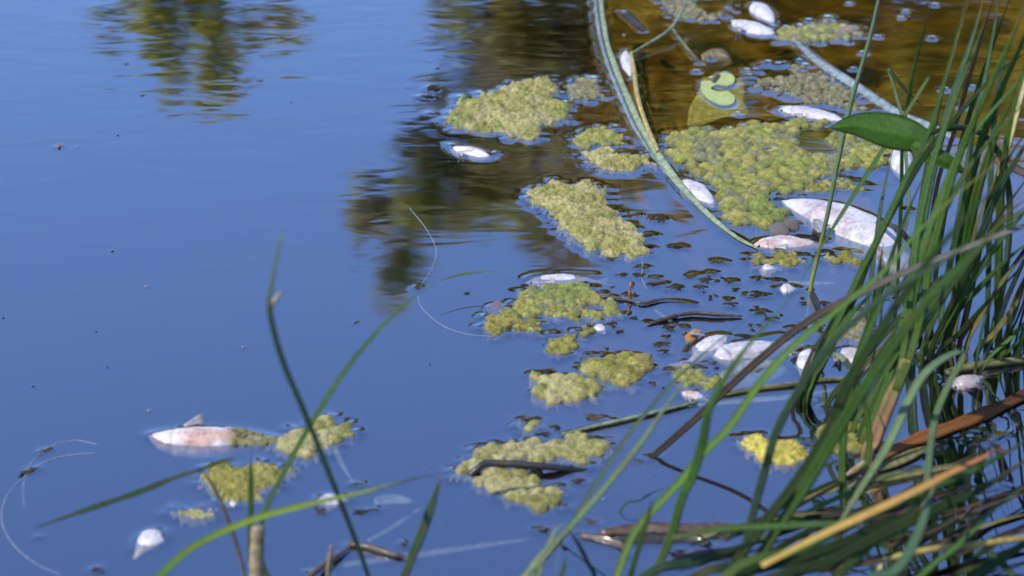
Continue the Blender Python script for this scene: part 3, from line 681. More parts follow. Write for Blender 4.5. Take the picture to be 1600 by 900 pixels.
# ------------------------------------------------------------------ reeds lying in the water
def reed(label, pts, wd, col, name='floating_reed', cat='reed', **k):
    k.setdefault('mat', MAT['stem'])
    return tag(strip(name, pts, wd, col, **k), label, cat)
reed('long curved two toned reed sweeping through the algae', flat([(936, -20), (941, 30), (950, 75), (968, 125), (992, 180), (1025, 238), (1062, 288), (1108, 336), (1150, 370), (1184, 388)], .003), .0138, 'sage', taper=(1, 1, .25), round_=False, thick=.5, twist=-.5, lump=.3, curl=.5)
reed('strip of reflected sky blue along the edge of the curved reed', flat([(926, -20), (932, 40), (942, 85), (960, 135), (985, 192), (1010, 232), (1040, 272)], .001), .015, 'bluegrey', taper=(1, 1, .1), thick=.4, twist=-.3)  # sky reflection on the reed's edge, painted as a blue-grey strip
st = empty('forked_stem', W(1028, 236)); tag(st, 'yellow stem with a fork lying against the curved reed', 'reed')
strip('stem', flat([(986, 82), (990, 105), (996, 150), (1008, 190), (1028, 236)], .007), .0085, 'amber', st, MAT['stem'], taper=(.6, 1, .9), round_=True)
strip('branch', [W(986, 84, .007), W(1003, 74, .010), W(1030, 58, .014), W(1050, 42, .02), W(1064, 20, .03), W(1078, -15, .05)], .006, 'sage', st, MAT['stem'], taper=(.8, 1, .7), round_=True)
strip('twig', flat([(1048, 40), (1062, 60), (1078, 80), (1092, 94)], .002), .005, 'olive', st, MAT['stem'], round_=True)
reed('long sky tinted reed lying across the golden water', flat([(1238, 58), (1262, 82), (1292, 106), (1330, 130), (1372, 158), (1408, 180), (1450, 196), (1490, 214)], .003), .018, 'bluegrey', taper=(.5, 1, .6), thick=.4)  # the sky it reflects is put into its blue-grey colour
reed('short dark stub beside the top of the curved reed', flat([(976, 18), (990, 32), (1006, 46)], .004), .014, 'black', taper=(.8, 1, .5), thick=.5, cat='stick', name='floating_stick')
reed('pale green reed floating from the spread raft towards the grass', flat([(878, 678), (930, 666), (1000, 650), (1090, 628)], .004), .0062, 'sage', taper=(.5, 1, .8), round_=True)
reed('wet green reed floating past the tail of the fat fish', flat([(1130, 618), (1180, 608), (1230, 602), (1285, 594), (1330, 592)], .003), .0085, 'olive', taper=(.5, 1, .6), round_=True)
reed('brown green reed floating among black reflections', flat([(1478, 582), (1510, 574), (1550, 568), (1610, 561)], .006), .013, 'olive', round_=True, taper=(.8, 1, .9))
reed('broad dark brown reed leaf, rust red at one end, on the water', flat([(1610, 612), (1575, 630), (1535, 648), (1490, 666), (1440, 684), (1400, 702), (1380, 712)], .007), .019, 'rust', taper=(.8, 1, .6), thick=.3, twist=.1, mat=MAT['blade'], lump=.25)
reed('yellow green leaf under the rust red reed end', flat([(1372, 732), (1400, 722), (1430, 708), (1455, 696)], .006), .016, 'olive', thick=.3)
reed('orange and yellow dead blade lying over the fallen grass', [W(1190, 884, .20), W(1280, 838, .215), W(1350, 806, .225), W(1430, 768, .23), W(1480, 742, .23), W(1530, 718, .22), W(1556, 704, .20)], .0105, 'orange', taper=(.7, 1, .7), thick=.28, mat=MAT['blade'], curl=.4, name='dead_sedge', cat='grass blade')
reed('broken rust tip bent down from the orange dead blade', [W(1553, 705, .20), W(1568, 705, .19), W(1582, 712, .17)], .009, 'rust', taper=(.9, .8, .3), mat=MAT['blade'], name='dead_sedge', cat='grass blade')
reed('thin amber stem shining at the water near the frame corner', [W(1380, 874, .10), W(1430, 863, .11), W(1490, 854, .115), W(1560, 846, .12), W(1620, 838, .12)], .009, 'amber', round_=True, taper=(.7, 1, .9))
reed('thin orange blade beneath the grey green fallen one', [W(1352, 768, .012), W(1400, 754, .014), W(1450, 743, .016), W(1510, 733, .014)], .009, 'amber', thick=.3, name='dead_sedge', cat='grass blade')
reed('grey green blade fallen flat across the grass feet', [W(1225, 790, .016), W(1280, 770, .02), W(1340, 754, .024), W(1420, 741, .024), W(1510, 724, .02)], .013, 'olive', thick=.25, taper=(.6, 1, .5), name='fallen_sedge', cat='grass blade')
reed('short orange brown stick poking past the upright green stem', [W(1318, 752, .014), W(1335, 736, .02), W(1352, 722, .03)], .011, 'pink', round_=True, taper=(1, 1, .8), name='floating_stick', cat='stick')
reed('dark bent stick lying across the spread pale raft', [W(733, 744, -.002), W(748, 731, .008), W(762, 724, .012), W(800, 725, .012), W(850, 729, .009), W(905, 734, .001), W(940, 738, -.006)], .011, 'black', round_=True, taper=(1, 1, .4), name='bent_stick', cat='stick')
reed('dark twig poking out at the lower edge beside the pale stump', [W(478, 906, .01), W(510, 880, .008), W(552, 851, .004)], .009, 'brown', round_=True, name='floating_stick', cat='stick')
reed('dark twig lying towards the upright teal blade', flat([(545, 850), (580, 856), (612, 866), (642, 870)], .004), .010, 'brown', round_=True, name='floating_stick', cat='stick', lump=.3)
reed('thin pale stub standing beside the dark twig', rise([(512, 906), (514, 880), (518, 852)], .05), .007, 'tan', round_=True, taper=(1, .9, .5), name='stub_or_reflection')
reed('thick grey reed stump standing in the water', rise([(401, 925), (401, 880), (402, 846), (403, 822)], .085), .019, 'tan', round_=True, taper=(1, 1, .9), name='reed_stump', lump=.15)
reed('black arc curving behind the big fish', [W(1372, 348, .02), W(1392, 352, .05), W(1412, 366, .05), W(1430, 392, .01), W(1436, 402, -.01)], .010, 'black', round_=True, taper=(.8, 1, .8), name='bent_stick', cat='stick')  # a black arc, swept as a round curve
reed('dark reed fragment lying beyond the grass at the edge', flat([(1555, 248), (1575, 258), (1600, 270), (1625, 280)], .004), .014, 'brown', thick=.4)
for lab, pts, wd, col in (
    ('sunken pale stem running from the twig to the stick below the raft', [(470, 893), (560, 880), (650, 868), (740, 855), (830, 842)], .009, 'bluegrey'),
    ('faint sunken stem pointing at the upright teal blade', [(575, 845), (610, 826), (660, 792)], .006, 'bluegrey'),
    ('sunken pale leaf beside the little dark curl', [(585, 784), (612, 781), (645, 783)], .016, 'bluegrey'),
    ('pale sunken sliver under the islet of the coated fish', [(512, 650), (520, 688), (532, 720), (550, 752)], .009, 'bluegrey'),
    ('long faint stem under water before the grass feet', [(1075, 634), (1150, 628), (1240, 620), (1330, 604)], .008, 'bluegrey'),
    ('pale sunken leaf among the black reflections', [(1545, 690), (1575, 668), (1610, 640)], .018, 'bluegrey'),
    ('short pale stem under water by the dark scraps', [(1254, 498), (1262, 508), (1272, 520)], .009, 'bluegrey'),
    ('thin crossing stem under water below the spiky twig', [(1022, 484), (1045, 500), (1062, 512)], .006, 'bluegrey'),
    ('pale stem just under water above the small dark scraps', [(1230, 441), (1270, 443), (1308, 442)], .007, 'bluegrey'),
    ('wide sunken pale leaf behind the fallen dark blade', [(1130, 600), (1180, 586), (1228, 574)], .050, 'bluegrey')):
    tag(strip('sunken_reed', flat(pts, -.006), wd, col, mat=MAT['stem'], taper=(.7, 1, .4), thick=.3), lab, 'stem')

# sheet of leaf under the surface with its dry patch
def leaf_sheet():
    root = empty('sunken_leaf', W(1120, 155)); tag(root, 'yellow green square leaf just under the golden water with a pale dry curl', 'leaf')
    A, B, Cc, D = W(1098, 118), W(1158, 116), W(1170, 172), W(1072, 186)
    def pt(u, v, z): p = (A * (1 - u) + B * u) * (1 - v) + (D * (1 - u) + Cc * u) * v; return Vector((p.x, p.y, z))
    N = 16; V = []; C = []; F = []
    for s in (0, -.0025):
        for j in range(N + 1):
            for i in range(N + 1):
                u, v = i / N, j / N; uu = u + .03 * math.sin(v * 7); vv = v + .03 * math.sin(u * 9)
                V.append(pt(uu, vv, -.0025 - .005 * v - .004 * (1 - u) * v + .003 * math.sin(u * 6 + v * 3) + s)); k = mnoise.noise(Vector((u * 4, v * 4, 3)))
                C.append(np.array((.75, .74, .20)) * (1 + .25 * k))
    K = (N + 1) ** 2
    for j in range(N):
        for i in range(N):
            a = j * (N + 1) + i; F.append((a, a + 1, a + N + 2, a + N + 1)); F.append((K + a, K + a + N + 1, K + a + N + 2, K + a + 1))
    edge = [i for i in range(N + 1)] + [N + (N + 1) * j for j in range(1, N + 1)] + [K - 1 - i for i in range(1, N + 1)] + [(N + 1) * (N - j) for j in range(1, N)]
    for a, b in zip(edge, edge[1:] + edge[:1]): F.append((a, K + a, K + b, b))
    mesh_obj('leaf_sheet', V, F, MAT['stem'], root, C)
    out = [(1095, 127), (1110, 126), (1117, 131), (1121, 118), (1130, 113), (1146, 118), (1147, 128), (1138, 133), (1120, 132), (1110, 138), (1122, 143), (1138, 143), (1148, 152), (1144, 162), (1128, 163), (1108, 155), (1096, 142)]
    bm = bmesh.new(); S = [W(a, b, .002) for a, b in out]; S = spline(S + [S[0]], 3)[:-1]
    f = bm.faces.new([bm.verts.new(p - Vector(root.location)) for p in S]); f.normal_update()
    if f.normal.z < 0: f.normal_flip()
    ex = bmesh.ops.extrude_face_region(bm, geom=[f]); bmesh.ops.translate(bm, verts=[v for v in ex['geom'] if isinstance(v, bmesh.types.BMVert)], vec=(0, 0, -.003)); bmesh.ops.triangulate(bm, faces=bm.faces[:]); bmesh.ops.recalc_face_normals(bm, faces=bm.faces[:])
    me = bpy.data.meshes.new('dry_patch'); bm.to_mesh(me); bm.free(); me.materials.append(MAT['bubble']); o = bpy.data.objects.new('dry_patch', me); COL.objects.link(o); o.parent = root; o.color = (.44, .50, .17, 1)
    for p in S: meniscus(p.x, p.y, .003, .001, .005)
    strip('dark_curl', flat([(1115, 128), (1119, 122), (1126, 116)], .004), .007, 'brown', root, MAT['dead'], thick=.3)
leaf_sheet()
tag(strip('sunken_leaf', flat([(1100, 100), (1122, 96), (1145, 98)], -.008), .05, 'tan', mat=MAT['dead'], thick=.06), 'tan leaf under water above the square leaf', 'leaf')

# ------------------------------------------------------------------ single blades over the open water
def blade(label, pts, wd, col, name='sedge', **k): return tag(strip(name, pts, wd, col, **k), label, 'grass blade')
b1 = empty('sedge', W(590, 950)); tag(b1, 'tall thin blade with a brown husk, leaning over open water', 'grass blade')
strip('leaf_blade', rise([(590, 950), (572, 890), (548, 825), (515, 742), (478, 650), (442, 565), (424, 500), (421, 470), (428, 425), (441, 366)], .60, 1.0), .0072, 'pale', b1, taper=(.7, 1, .5), curl=.2)
strip('husk', [W(423, 494, .470), W(424, 480, .485), W(430, 468, .494), W(439, 456, .500)], .0065, 'pink', b1, round_=True, taper=(1, .8, .6), mat=MAT['dead'])
blade('long blade bowing to the open water, crossing the husked one', rise([(404, 850), (412, 805), (442, 742), (490, 656), (545, 572), (600, 508), (640, 470), (678, 444)], .38, .9), .0078, 'green', curl=.5)
blade('faint thread of leaf tip lying on open water', flat([(684, 440), (715, 430), (745, 425), (775, 424)], .03), .0042, 'pale', taper=(.3, 1, .1))
blade('bright lime blade arching low across the others', [W(235, 915, .20), W(300, 857, .21), W(390, 815, .22), W(480, 790, .22), W(560, 772, .20), W(610, 758, .18), W(650, 747, .16), W(686, 741, .15)], .0145, 'lime', taper=(.7, 1, .10), twist=.3, curl=.8)
bb = empty('bent_sedge', W(383, 905)); tag(bb, 'dark broken stem with a fine tip bent down to open water', 'grass blade')
strip('stem', rise([(385, 910), (372, 860), (352, 802), (332, 758), (316, 733)], .12), .006, 'brown', bb, MAT['stem'], round_=True)
strip('leaf_blade', [W(316, 733, .12), W(345, 722, .125), W(368, 716, .13)], .006, 'dark', bb)
strip('leaf_tip', [W(316, 733, .12), W(270, 748, .11), W(215, 770, .10), W(150, 792, .09), (W(98, 810, .08)), W(52, 826, .075)], .0075, 'dark', bb, taper=(.6, 1, .1), lump=.35)
blade('short upright blade rising from the grey stump', rise([(392, 905), (391, 850), (392, 790), (392, 745), (392, 710)], .16), .0075, 'green')
blade('single stout teal blade standing near the lower edge', rise([(628, 912), (645, 868), (662, 826), (677, 784), (690, 742)], .19), .013, 'teal', taper=(.8, 1, .05))

# broad leaf
lf = empty('broad_leaf', W(1500, 560)); tag(lf, 'dark green arrow shaped leaf on a curved stalk above the raft', 'leaf plant')
def lobe(name, axis_pts, wid, bend, tc):
    S = spline(axis_pts, 8); n = len(S); V = []; C = []; F = []; m = 9
    for s in (0, -.0016):
        for i, p in enumerate(S):
            t = i / (n - 1); T = (S[min(i + 1, n - 1)] - S[max(i - 1, 0)]).normalized(); view = (CAM - p).normalized()
            side = T.cross(view).normalized(); nn = side.cross(T).normalized()
            side = (side * math.cos(tc) + nn * math.sin(tc)); nn = side.cross(T)
            wv = wid * (math.sin(math.pi * min(1, t * .86 + .14)) ** .8 + .02)
            for k in range(m):
                u = k / (m - 1) * 2 - 1
                V.append(p + side * (u * wv) + nn * (-abs(u) ** 1.5 * wv * bend + s + .0012 * (abs(u) < .1)))
                vein = 1 + (.35 if abs(u) < .1 else 0) + .10 * math.sin(t * 40 + abs(u) * 14)
                C.append(np.array((.040, .105, .010)) * vein * (1 + .15 * mnoise.noise(Vector((t * 8, u * 2, 0)))))
    K = n * m
    for i in range(n - 1):
        for k in range(m - 1):
            a = i * m + k; F.append((a, a + 1, a + m + 1, a + m)); F.append((K + a, K + a + m, K + a + m + 1, K + a + 1))
        for k in (0, m - 1): a = i * m + k; F.append((a, a + m, K + a + m, K + a))
    for k in range(m - 1): F.append((k, K + k, K + k + 1, k + 1)); a = (n - 1) * m + k; F.append((a, a + 1, K + a + 1, K + a))
    mesh_obj(name, V, F, MAT['blade'], lf, C)
lobe('leaf_lobe', [W(1450, 222, .34), W(1418, 212, .345), (W(1380, 203, .345)), W(1340, 196, .335), W(1296, 200, .32)], .0255, .25, .1)
lobe('leaf_lobe', [W(1425, 226, .335), W(1450, 238, .33), W(1482, 254, .32), W(1512, 273, .30)], .0125, .2, -.1)
strip('leaf_stalk', [W(1432, 222, .338), W(1444, 213, .342), W(1466, 204, .345), W(1500, 199, .34), W(1530, 207, .31), W(1552, 226, .27), W(1570, 262, .22), W(1578, 330, .15), W(1570, 430, .07), W(1545, 545, 0)], .010, 'deep', lf, round_=True, taper=(.5, 1, 1))

# ------------------------------------------------------------------ grass standing in the water, by its feet
TUS = {}
def tussock(key, foot, label):
    o = empty('grass_tussock', W(*foot)); tag(o, label, 'grass', 'grass tussocks in the shallows'); TUS[key] = o
tussock('mid', (1252, 628), 'small tussock of dark blades springing from clear water beside the lemon algae')
tussock('far', (1410, 450), 'tall thin stems standing behind the broad leaf')
tussock('core', (1370, 700), 'thick leaning tussock with one pink brown sheath at its foot')
tussock('edge', (1500, 560), 'dense tussock above the black reflections, bending outwards')
tussock('side', (1590, 520), 'dark tussock at the frame edge with a cream coloured blade')
tussock('low', (1060, 950), 'bright green blades rising from the near bank past the bent brown blade')
tussock('nook', (880, 935), 'pale thin blades tangled near the lower edge of the water')
tussock('near', (1330, 960), 'blurred flattened blades fallen across the near corner')
def tb(key, pp, h, wd, col, power=1.0, h0=0.0, name='blade', **k):
    wd *= 1.0 if key in ('nook', 'near', 'low') else .95
    k.setdefault('curl', random.uniform(-.7, .7)); k.setdefault('twist', random.uniform(-.5, .5))
    P = rise(pp, h, power, h0)
    if h0 == 0: P = [P[0] - (P[1] - P[0]).normalized() * .04 - Vector((0, 0, .10))] + P      # down to its root in the mud
    elif pp[0][1] >= 895: P = [P[0] + (P[0] - P[1]).normalized() * .14 - Vector((0, 0, h0 + .02))] + P
    return strip(name, P, wd, col, TUS[key], **k)
# mid
tb('mid', [(1252, 630), (1275, 570), (1308, 505), (1345, 425), (1378, 360), (1418, 275), (1452, 205), (1482, 110), (1516, -10)], .60, .0105, 'green', curl=.3, twist=.1)
tb('mid', [(1246, 632), (1258, 600), (1276, 555), (1300, 505), (1322, 470), (1352, 418), (1376, 378)], .22, .010, 'dark')
tb('mid', [(1256, 628), (1272, 590), (1296, 540), (1332, 470), (1372, 372), (1440, 250), (1500, 176), (1560, 112), (1620, 72)], .52, .011, 'dark', curl=.2)
tb('mid', [(1238, 640), (1250, 600), (1270, 548), (1290, 515)], .11, .007, 'brown')
tb('mid', [(1262, 626), (1290, 560), (1320, 505), (1352, 470), (1405, 430)], .2, .012, 'green')
tb('mid', [(1258, 632), (1268, 600), (1280, 570), (1300, 530), (1330, 482)], .15, .010, 'bright')
# far
tb('far', [(1266, 458), (1275, 412), (1292, 340), (1310, 250), (1330, 160), (1345, 108), (1360, 56), (1376, -15)], .47, .0075, 'yellowgreen', round_=True, taper=(1, 1, .7))
tb('far', [(1400, 470), (1404, 400), (1408, 300), (1410, 215), (1418, 160), (1430, 100), (1444, 45), (1460, -15)], .49, .007, 'green')
tb('far', [(1420, 330), (1416, 250), (1411, 190), (1400, 148), (1388, 108)], .22, .0065, 'pale', taper=(1, 1, .8))
strip('blade', [W(1388, 108, .22), W(1404, 128, .20), W(1420, 146, .18), W(1442, 166, .15)], .007, 'dark', TUS['far'], taper=(1, .8, .1))
tb('far', [(1352, 500), (1362, 430), (1374, 340), (1384, 285), (1398, 222)], .27, .008, 'teal')
tb('far', [(1452, 120), (1408, 190), (1362, 262), (1322, 325), (1284, 385), (1247, 447)], .16, .009, 'green', h0=.40)
tb('far', [(1414, 470), (1432, 360), (1448, 260), (1470, 150), (1500, 40), (1512, -20)], .5, .008, 'green')
tb('far', [(1425, 480), (1438, 380), (1458, 270), (1486, 160), (1520, 60), (1540, -15)], .52, .013, 'teal')
tb('far', [(1440, 470), (1462, 300), (1488, 215), (1512, 130), (1532, 65), (1556, -15)], .5, .007, 'black')
tb('far', [(1455, 480), (1478, 320), (1508, 200), (1530, 130), (1555, 60), (1582, -15)], .52, .010, 'green')
tb('far', [(1470, 500), (1498, 340), (1522, 200), (1540, 120), (1556, 30), (1560, -20)], .52, .011, 'teal')
# core
sheath = tb('core', [(1356, 712), (1366, 690), (1382, 650), (1396, 615), (1408, 590), (1416, 562)], .16, .021, 'pink', curl=0, twist=0, name='sheath', taper=(.9, 1, .7))
tb('core', [(1398, 610), (1410, 560), (1420, 490), (1428, 410), (1440, 330), (1462, 240), (1498, 140), (1540, 30)], .55, .011, 'green', h0=.12)
tb('core', [(1402, 612), (1422, 560), (1440, 490), (1452, 420), (1470, 340), (1496, 250), (1530, 170), (1580, 60), (1602, 5)], .60, .012, 'bright', h0=.12)
tb('core', [(1318, 800), (1316, 740), (1318, 680), (1326, 620), (1350, 540), (1385, 460), (1430, 390)], .36, .012, 'green', twist=0)
tb('core', [(1350, 750), (1358, 700), (1356, 660), (1348, 625), (1342, 604)], .12, .009, 'bright')
tb('core', [(1330, 590), (1325, 570), (1310, 555), (1302, 552)], .03, .010, 'sage', h0=.05)
for pp, h, wd, col in (
    ([(1310, 660), (1352, 600), (1400, 530), (1470, 450), (1540, 370), (1610, 318)], .38, .012, 'green'),
    ([(1330, 680), (1370, 605), (1430, 510), (1500, 420), (1575, 350), (1615, 318)], .40, .011, 'green'),
    ([(1290, 640), (1330, 585), (1385, 520), (1452, 450), (1520, 400), (1600, 330)], .36, .010, 'dark'),
    ([(1340, 690), (1380, 600), (1412, 520), (1440, 420), (1475, 330), (1530, 240), (1610, 150)], .5, .013, 'green'),
    ([(1360, 690), (1400, 590), (1450, 500), (1500, 430), (1570, 340), (1620, 300)], .42, .012, 'dark'),
    ([(1345, 700), (1372, 640), (1398, 560), (1420, 470), (1452, 360), (1500, 240), (1580, 140), (1620, 100)], .52, .012, 'green'),
    ([(1300, 650), (1322, 600), (1345, 540), (1380, 440), (1410, 350), (1450, 260)], .36, .009, 'green'),
    ([(1335, 620), (1350, 560), (1360, 500), (1372, 430), (1380, 380)], .24, .009, 'teal')):
    tb('core', pp, h, wd, col)
# edge
bent = [((1310, 822), .05), ((1340, 772), .09), ((1372, 722), .13), ((1396, 680), .16), ((1418, 630), .19), ((1442, 588), .21), ((1472, 562), .215), ((1502, 548), .20)]
strip('blade', [W(x, y, h) for (x, y), h in bent], .0125, 'pale', TUS['edge'], taper=(.5, 1, .8), twist=.1)
bent = [((1502, 548), .20), ((1504, 562), .20), ((1484, 598), .19), ((1464, 645), .17), ((1455, 690), .15), ((1450, 740), .13), ((1442, 795), .11), ((1422, 850), .10), ((1392, 912), .09)]
strip('blade', [W(x, y, h) for (x, y), h in bent], .0098, 'pale', TUS['edge'], taper=(.8, 1, .5), curl=.4)
for pp, h, wd, col in (
    ([(1440, 560), (1480, 505), (1530, 450), (1580, 400), (1620, 370)], .24, .009, 'green'),
    ([(1462, 560), (1500, 520), (1545, 470), (1620, 392)], .26, .008, 'dark'),
    ([(1475, 540), (1490, 470), (1500, 390), (1512, 310), (1530, 230), (1560, 150), (1600, 60), (1618, 15)], .58, .013, 'green'),
    ([(1485, 545), (1500, 450), (1516, 350), (1536, 270), (1565, 190), (1612, 80)], .54, .015, 'bright'),
    ([(1498, 545), (1512, 480), (1528, 400), (1545, 320), (1575, 250), (1615, 190)], .44, .010, 'dark'),
    ([(1508, 548), (1530, 500), (1560, 450), (1590, 410), (1625, 372)], .24, .009, 'olive'),
    ([(1525, 555), (1555, 520), (1585, 480), (1620, 430)], .2, .010, 'olive'),
    ([(1540, 560), (1556, 520), (1572, 470), (1600, 405), (1612, 380)], .22, .008, 'sage'),
    ([(1440, 555), (1470, 470), (1492, 380), (1512, 290), (1520, 220), (1532, 150)], .5, .011, 'green'),
    ([(1452, 560), (1500, 470), (1552, 390), (1590, 345), (1625, 300)], .34, .011, 'green'),
    ([(1450, 565), (1475, 500), (1515, 420), (1560, 340), (1618, 262)], .38, .009, 'dark'),
    ([(1470, 560), (1490, 500), (1520, 400), (1560, 300), (1600, 230), (1625, 195)], .44, .011, 'teal')):
    tb('edge', pp, h, wd, col)
# side
tb('side', [(1552, 330), (1560, 270), (1575, 225), (1588, 175), (1604, 120), (1615, 85)], .30, .013, 'cream', curl=0, twist=0, h0=.12)
for pp, h, wd, col in (
    ([(1540, 560), (1545, 420), (1548, 280), (1556, 170), (1570, 90), (1604, 0)], .58, .009, 'teal'),
    ([(1560, 560), (1560, 420), (1566, 280), (1582, 180), (1612, 85)], .52, .013, 'bright'),
    ([(1570, 540), (1590, 480), (1615, 400)], .2, .012, 'dark'),
    ([(1575, 530), (1580, 490), (1600, 440), (1620, 395)], .16, .011, 'olive'),
    ([(1560, 570), (1580, 545), (1620, 505)], .12, .010, 'green'),
    ([(1590, 560), (1600, 520), (1620, 470)], .12, .012, 'dark')):
    tb('side', pp, h, wd, col)
# random companions, rooted among the same feet
rr = random.Random(5)
for i in range(14):
    key, (x0, y0) = rr.choice((('core', (1340, 655)), ('edge', (1490, 552)), ('edge', (1490, 552)), ('side', (1585, 535)), ('side', (1585, 535))))
    bx = x0 + rr.gauss(0, 30); by = y0 + rr.gauss(0, 16); L = rr.uniform(180, 480); a = R(rr.uniform(42, 84))
    p = [(bx + math.cos(a) * L * t + 60 * t * t * rr.uniform(.2, .8), by - math.sin(a) * L * t * (1 - .06 * t)) for t in (0, .2, .4, .6, .8, 1)]
    tb(key, p, L * math.sin(a) / 900, rr.uniform(.0035, .007), rr.choice(('green', 'green', 'dark', 'black', 'teal', 'olive')))
# low: from the near bank
tb('low', [(950, 935), (966, 895), (992, 832), (1030, 788), (1066, 750), (1096, 712), (1140, 668), (1186, 602), (1242, 540), (1300, 492), (1380, 425), (1435, 362), (1500, 300), (1620, 205)], .62, .0125, 'bright', twist=.2, curl=.3)
tb('low', [(1005, 940), (1022, 898), (1046, 845), (1066, 778), (1082, 745), (1098, 690), (1110, 635), (1150, 565), (1196, 510), (1240, 460)], .50, .0115, 'green')
tb('low', [(1135, 950), (1153, 900), (1172, 818), (1196, 730), (1215, 668), (1245, 615), (1280, 560), (1325, 510), (1400, 450), (1480, 405), (1560, 330)], .66, .0115, 'teal')
tb('low', [(980, 930), (1000, 850), (1012, 812), (1020, 780)], .22, .008, 'green')
tb('low', [(1150, 940), (1200, 850), (1262, 755), (1330, 640), (1385, 555), (1452, 465), (1530, 388), (1600, 300)], .72, .015, 'green')
tb('low', [(1110, 945), (1185, 830), (1245, 752), (1300, 662), (1330, 590), (1420, 450), (1500, 350), (1610, 240)], .72, .014, 'dark')
bt = [((1640, 340), .36), ((1560, 368), .34), ((1478, 400), .31), ((1400, 432), .27), ((1335, 463), .23), ((1282, 490), .19), ((1230, 526), .15), ((1165, 581), .10), ((1085, 656), .045), ((1040, 696), .015), ((1008, 723), -.006)]
strip('bent_blade', [W(x, y, h) for (x, y), h in bt[::-1]], .0115, 'bent', TUS['low'], taper=(.75, 1, .5), curl=.2, twist=-.2, thick=.3)
# nook
for pp, h, wd, col in (
    ([(876, 850), (890, 824), (940, 742), (985, 676), (1030, 622), (1062, 588), (1120, 535), (1192, 481)], .30, .007, 'teal'),
    ([(822, 920), (868, 852), (895, 820), (958, 747), (1010, 680), (1048, 624), (1084, 578)], .28, .0085, 'pale'),
    ([(800, 935), (825, 895), (850, 862), (878, 828)], .10, .010, 'sage'),
    ([(932, 915), (918, 880), (902, 848), (886, 826)], .10, .007, 'teal'),
    ([(838, 925), (848, 880), (855, 855), (872, 824), (892, 818)], .10, .006, 'sage'),
    ([(870, 925), (880, 890), (884, 868)], .06, .006, 'pale'),
    ([(968, 800), (1000, 782), (1020, 770), (1050, 758)], .04, .003, 'dark')):
    tb('nook', pp, h, wd, col)
# near
for pp, h, h0, wd, col in (
    ([(1130, 905), (1240, 862), (1340, 812), (1440, 768), (1530, 730), (1625, 676)], .18, .14, .014, 'green'),
    ([(1190, 925), (1290, 880), (1380, 835), (1470, 792), (1540, 760), (1630, 700)], .20, .14, .015, 'dark'),
    ([(1080, 905), (1180, 890), (1290, 858), (1390, 815), (1470, 780)], .16, .13, .013, 'dark'),
    ([(1330, 940), (1400, 892), (1432, 842), (1450, 790), (1465, 735)], .22, .16, .014, 'teal'),
    ([(1050, 840), (1140, 826), (1230, 822), (1300, 818), (1360, 818)], .17, .15, .010, 'green'),
    ([(1000, 905), (1080, 880), (1150, 856), (1210, 838)], .12, .10, .012, 'teal'),
    ([(1080, 852), (1150, 828), (1220, 808), (1300, 800)], .06, .03, .009, 'olive'),
    ([(1140, 835), (1220, 812), (1310, 802), (1380, 800)], .05, .02, .014, 'black'),
    ([(1390, 855), (1450, 832), (1520, 800), (1590, 775), (1630, 764)], .05, .03, .013, 'brown'),
    ([(1440, 862), (1510, 832), (1570, 812), (1630, 798)], .05, .03, .008, 'olive'),
    ([(1200, 905), (1290, 888), (1370, 878), (1440, 868)], .04, .02, .014, 'brown'),
    ([(1545, 860), (1570, 885), (1600, 920)], .02, .05, .009, 'dark'),
    ([(1370, 905), (1376, 885), (1380, 872)], .03, .0, .008, 'cream'),
    ([(1500, 920), (1550, 885), (1600, 850), (1640, 820)], .10, .05, .013, 'dark'),
    ([(1290, 940), (1330, 880), (1370, 842), (1420, 800), (1480, 740), (1560, 690)], .2, .10, .011, 'green'),
    ([(1420, 940), (1450, 890), (1500, 850), (1560, 790), (1620, 750)], .18, .08, .012, 'green')):
    tb('near', pp, h, wd, col, h0=h0)
for i in range(26):
    x0 = rr.uniform(1080, 1500); y0 = rr.uniform(815, 920); L = rr.uniform(150, 330); a = R(rr.uniform(12, 34)); z0 = rr.uniform(.005, .05)
    tb('near', [(x0 + math.cos(a) * L * t, y0 - math.sin(a) * L * (t + .1 * math.sin(t * 3))) for t in (0, .25, .5, .75, 1)], z0 + rr.uniform(-.004, .03), rr.uniform(.004, .009), rr.choice(('dark', 'black', 'brown', 'black', 'black', 'dark', 'green')), h0=z0)

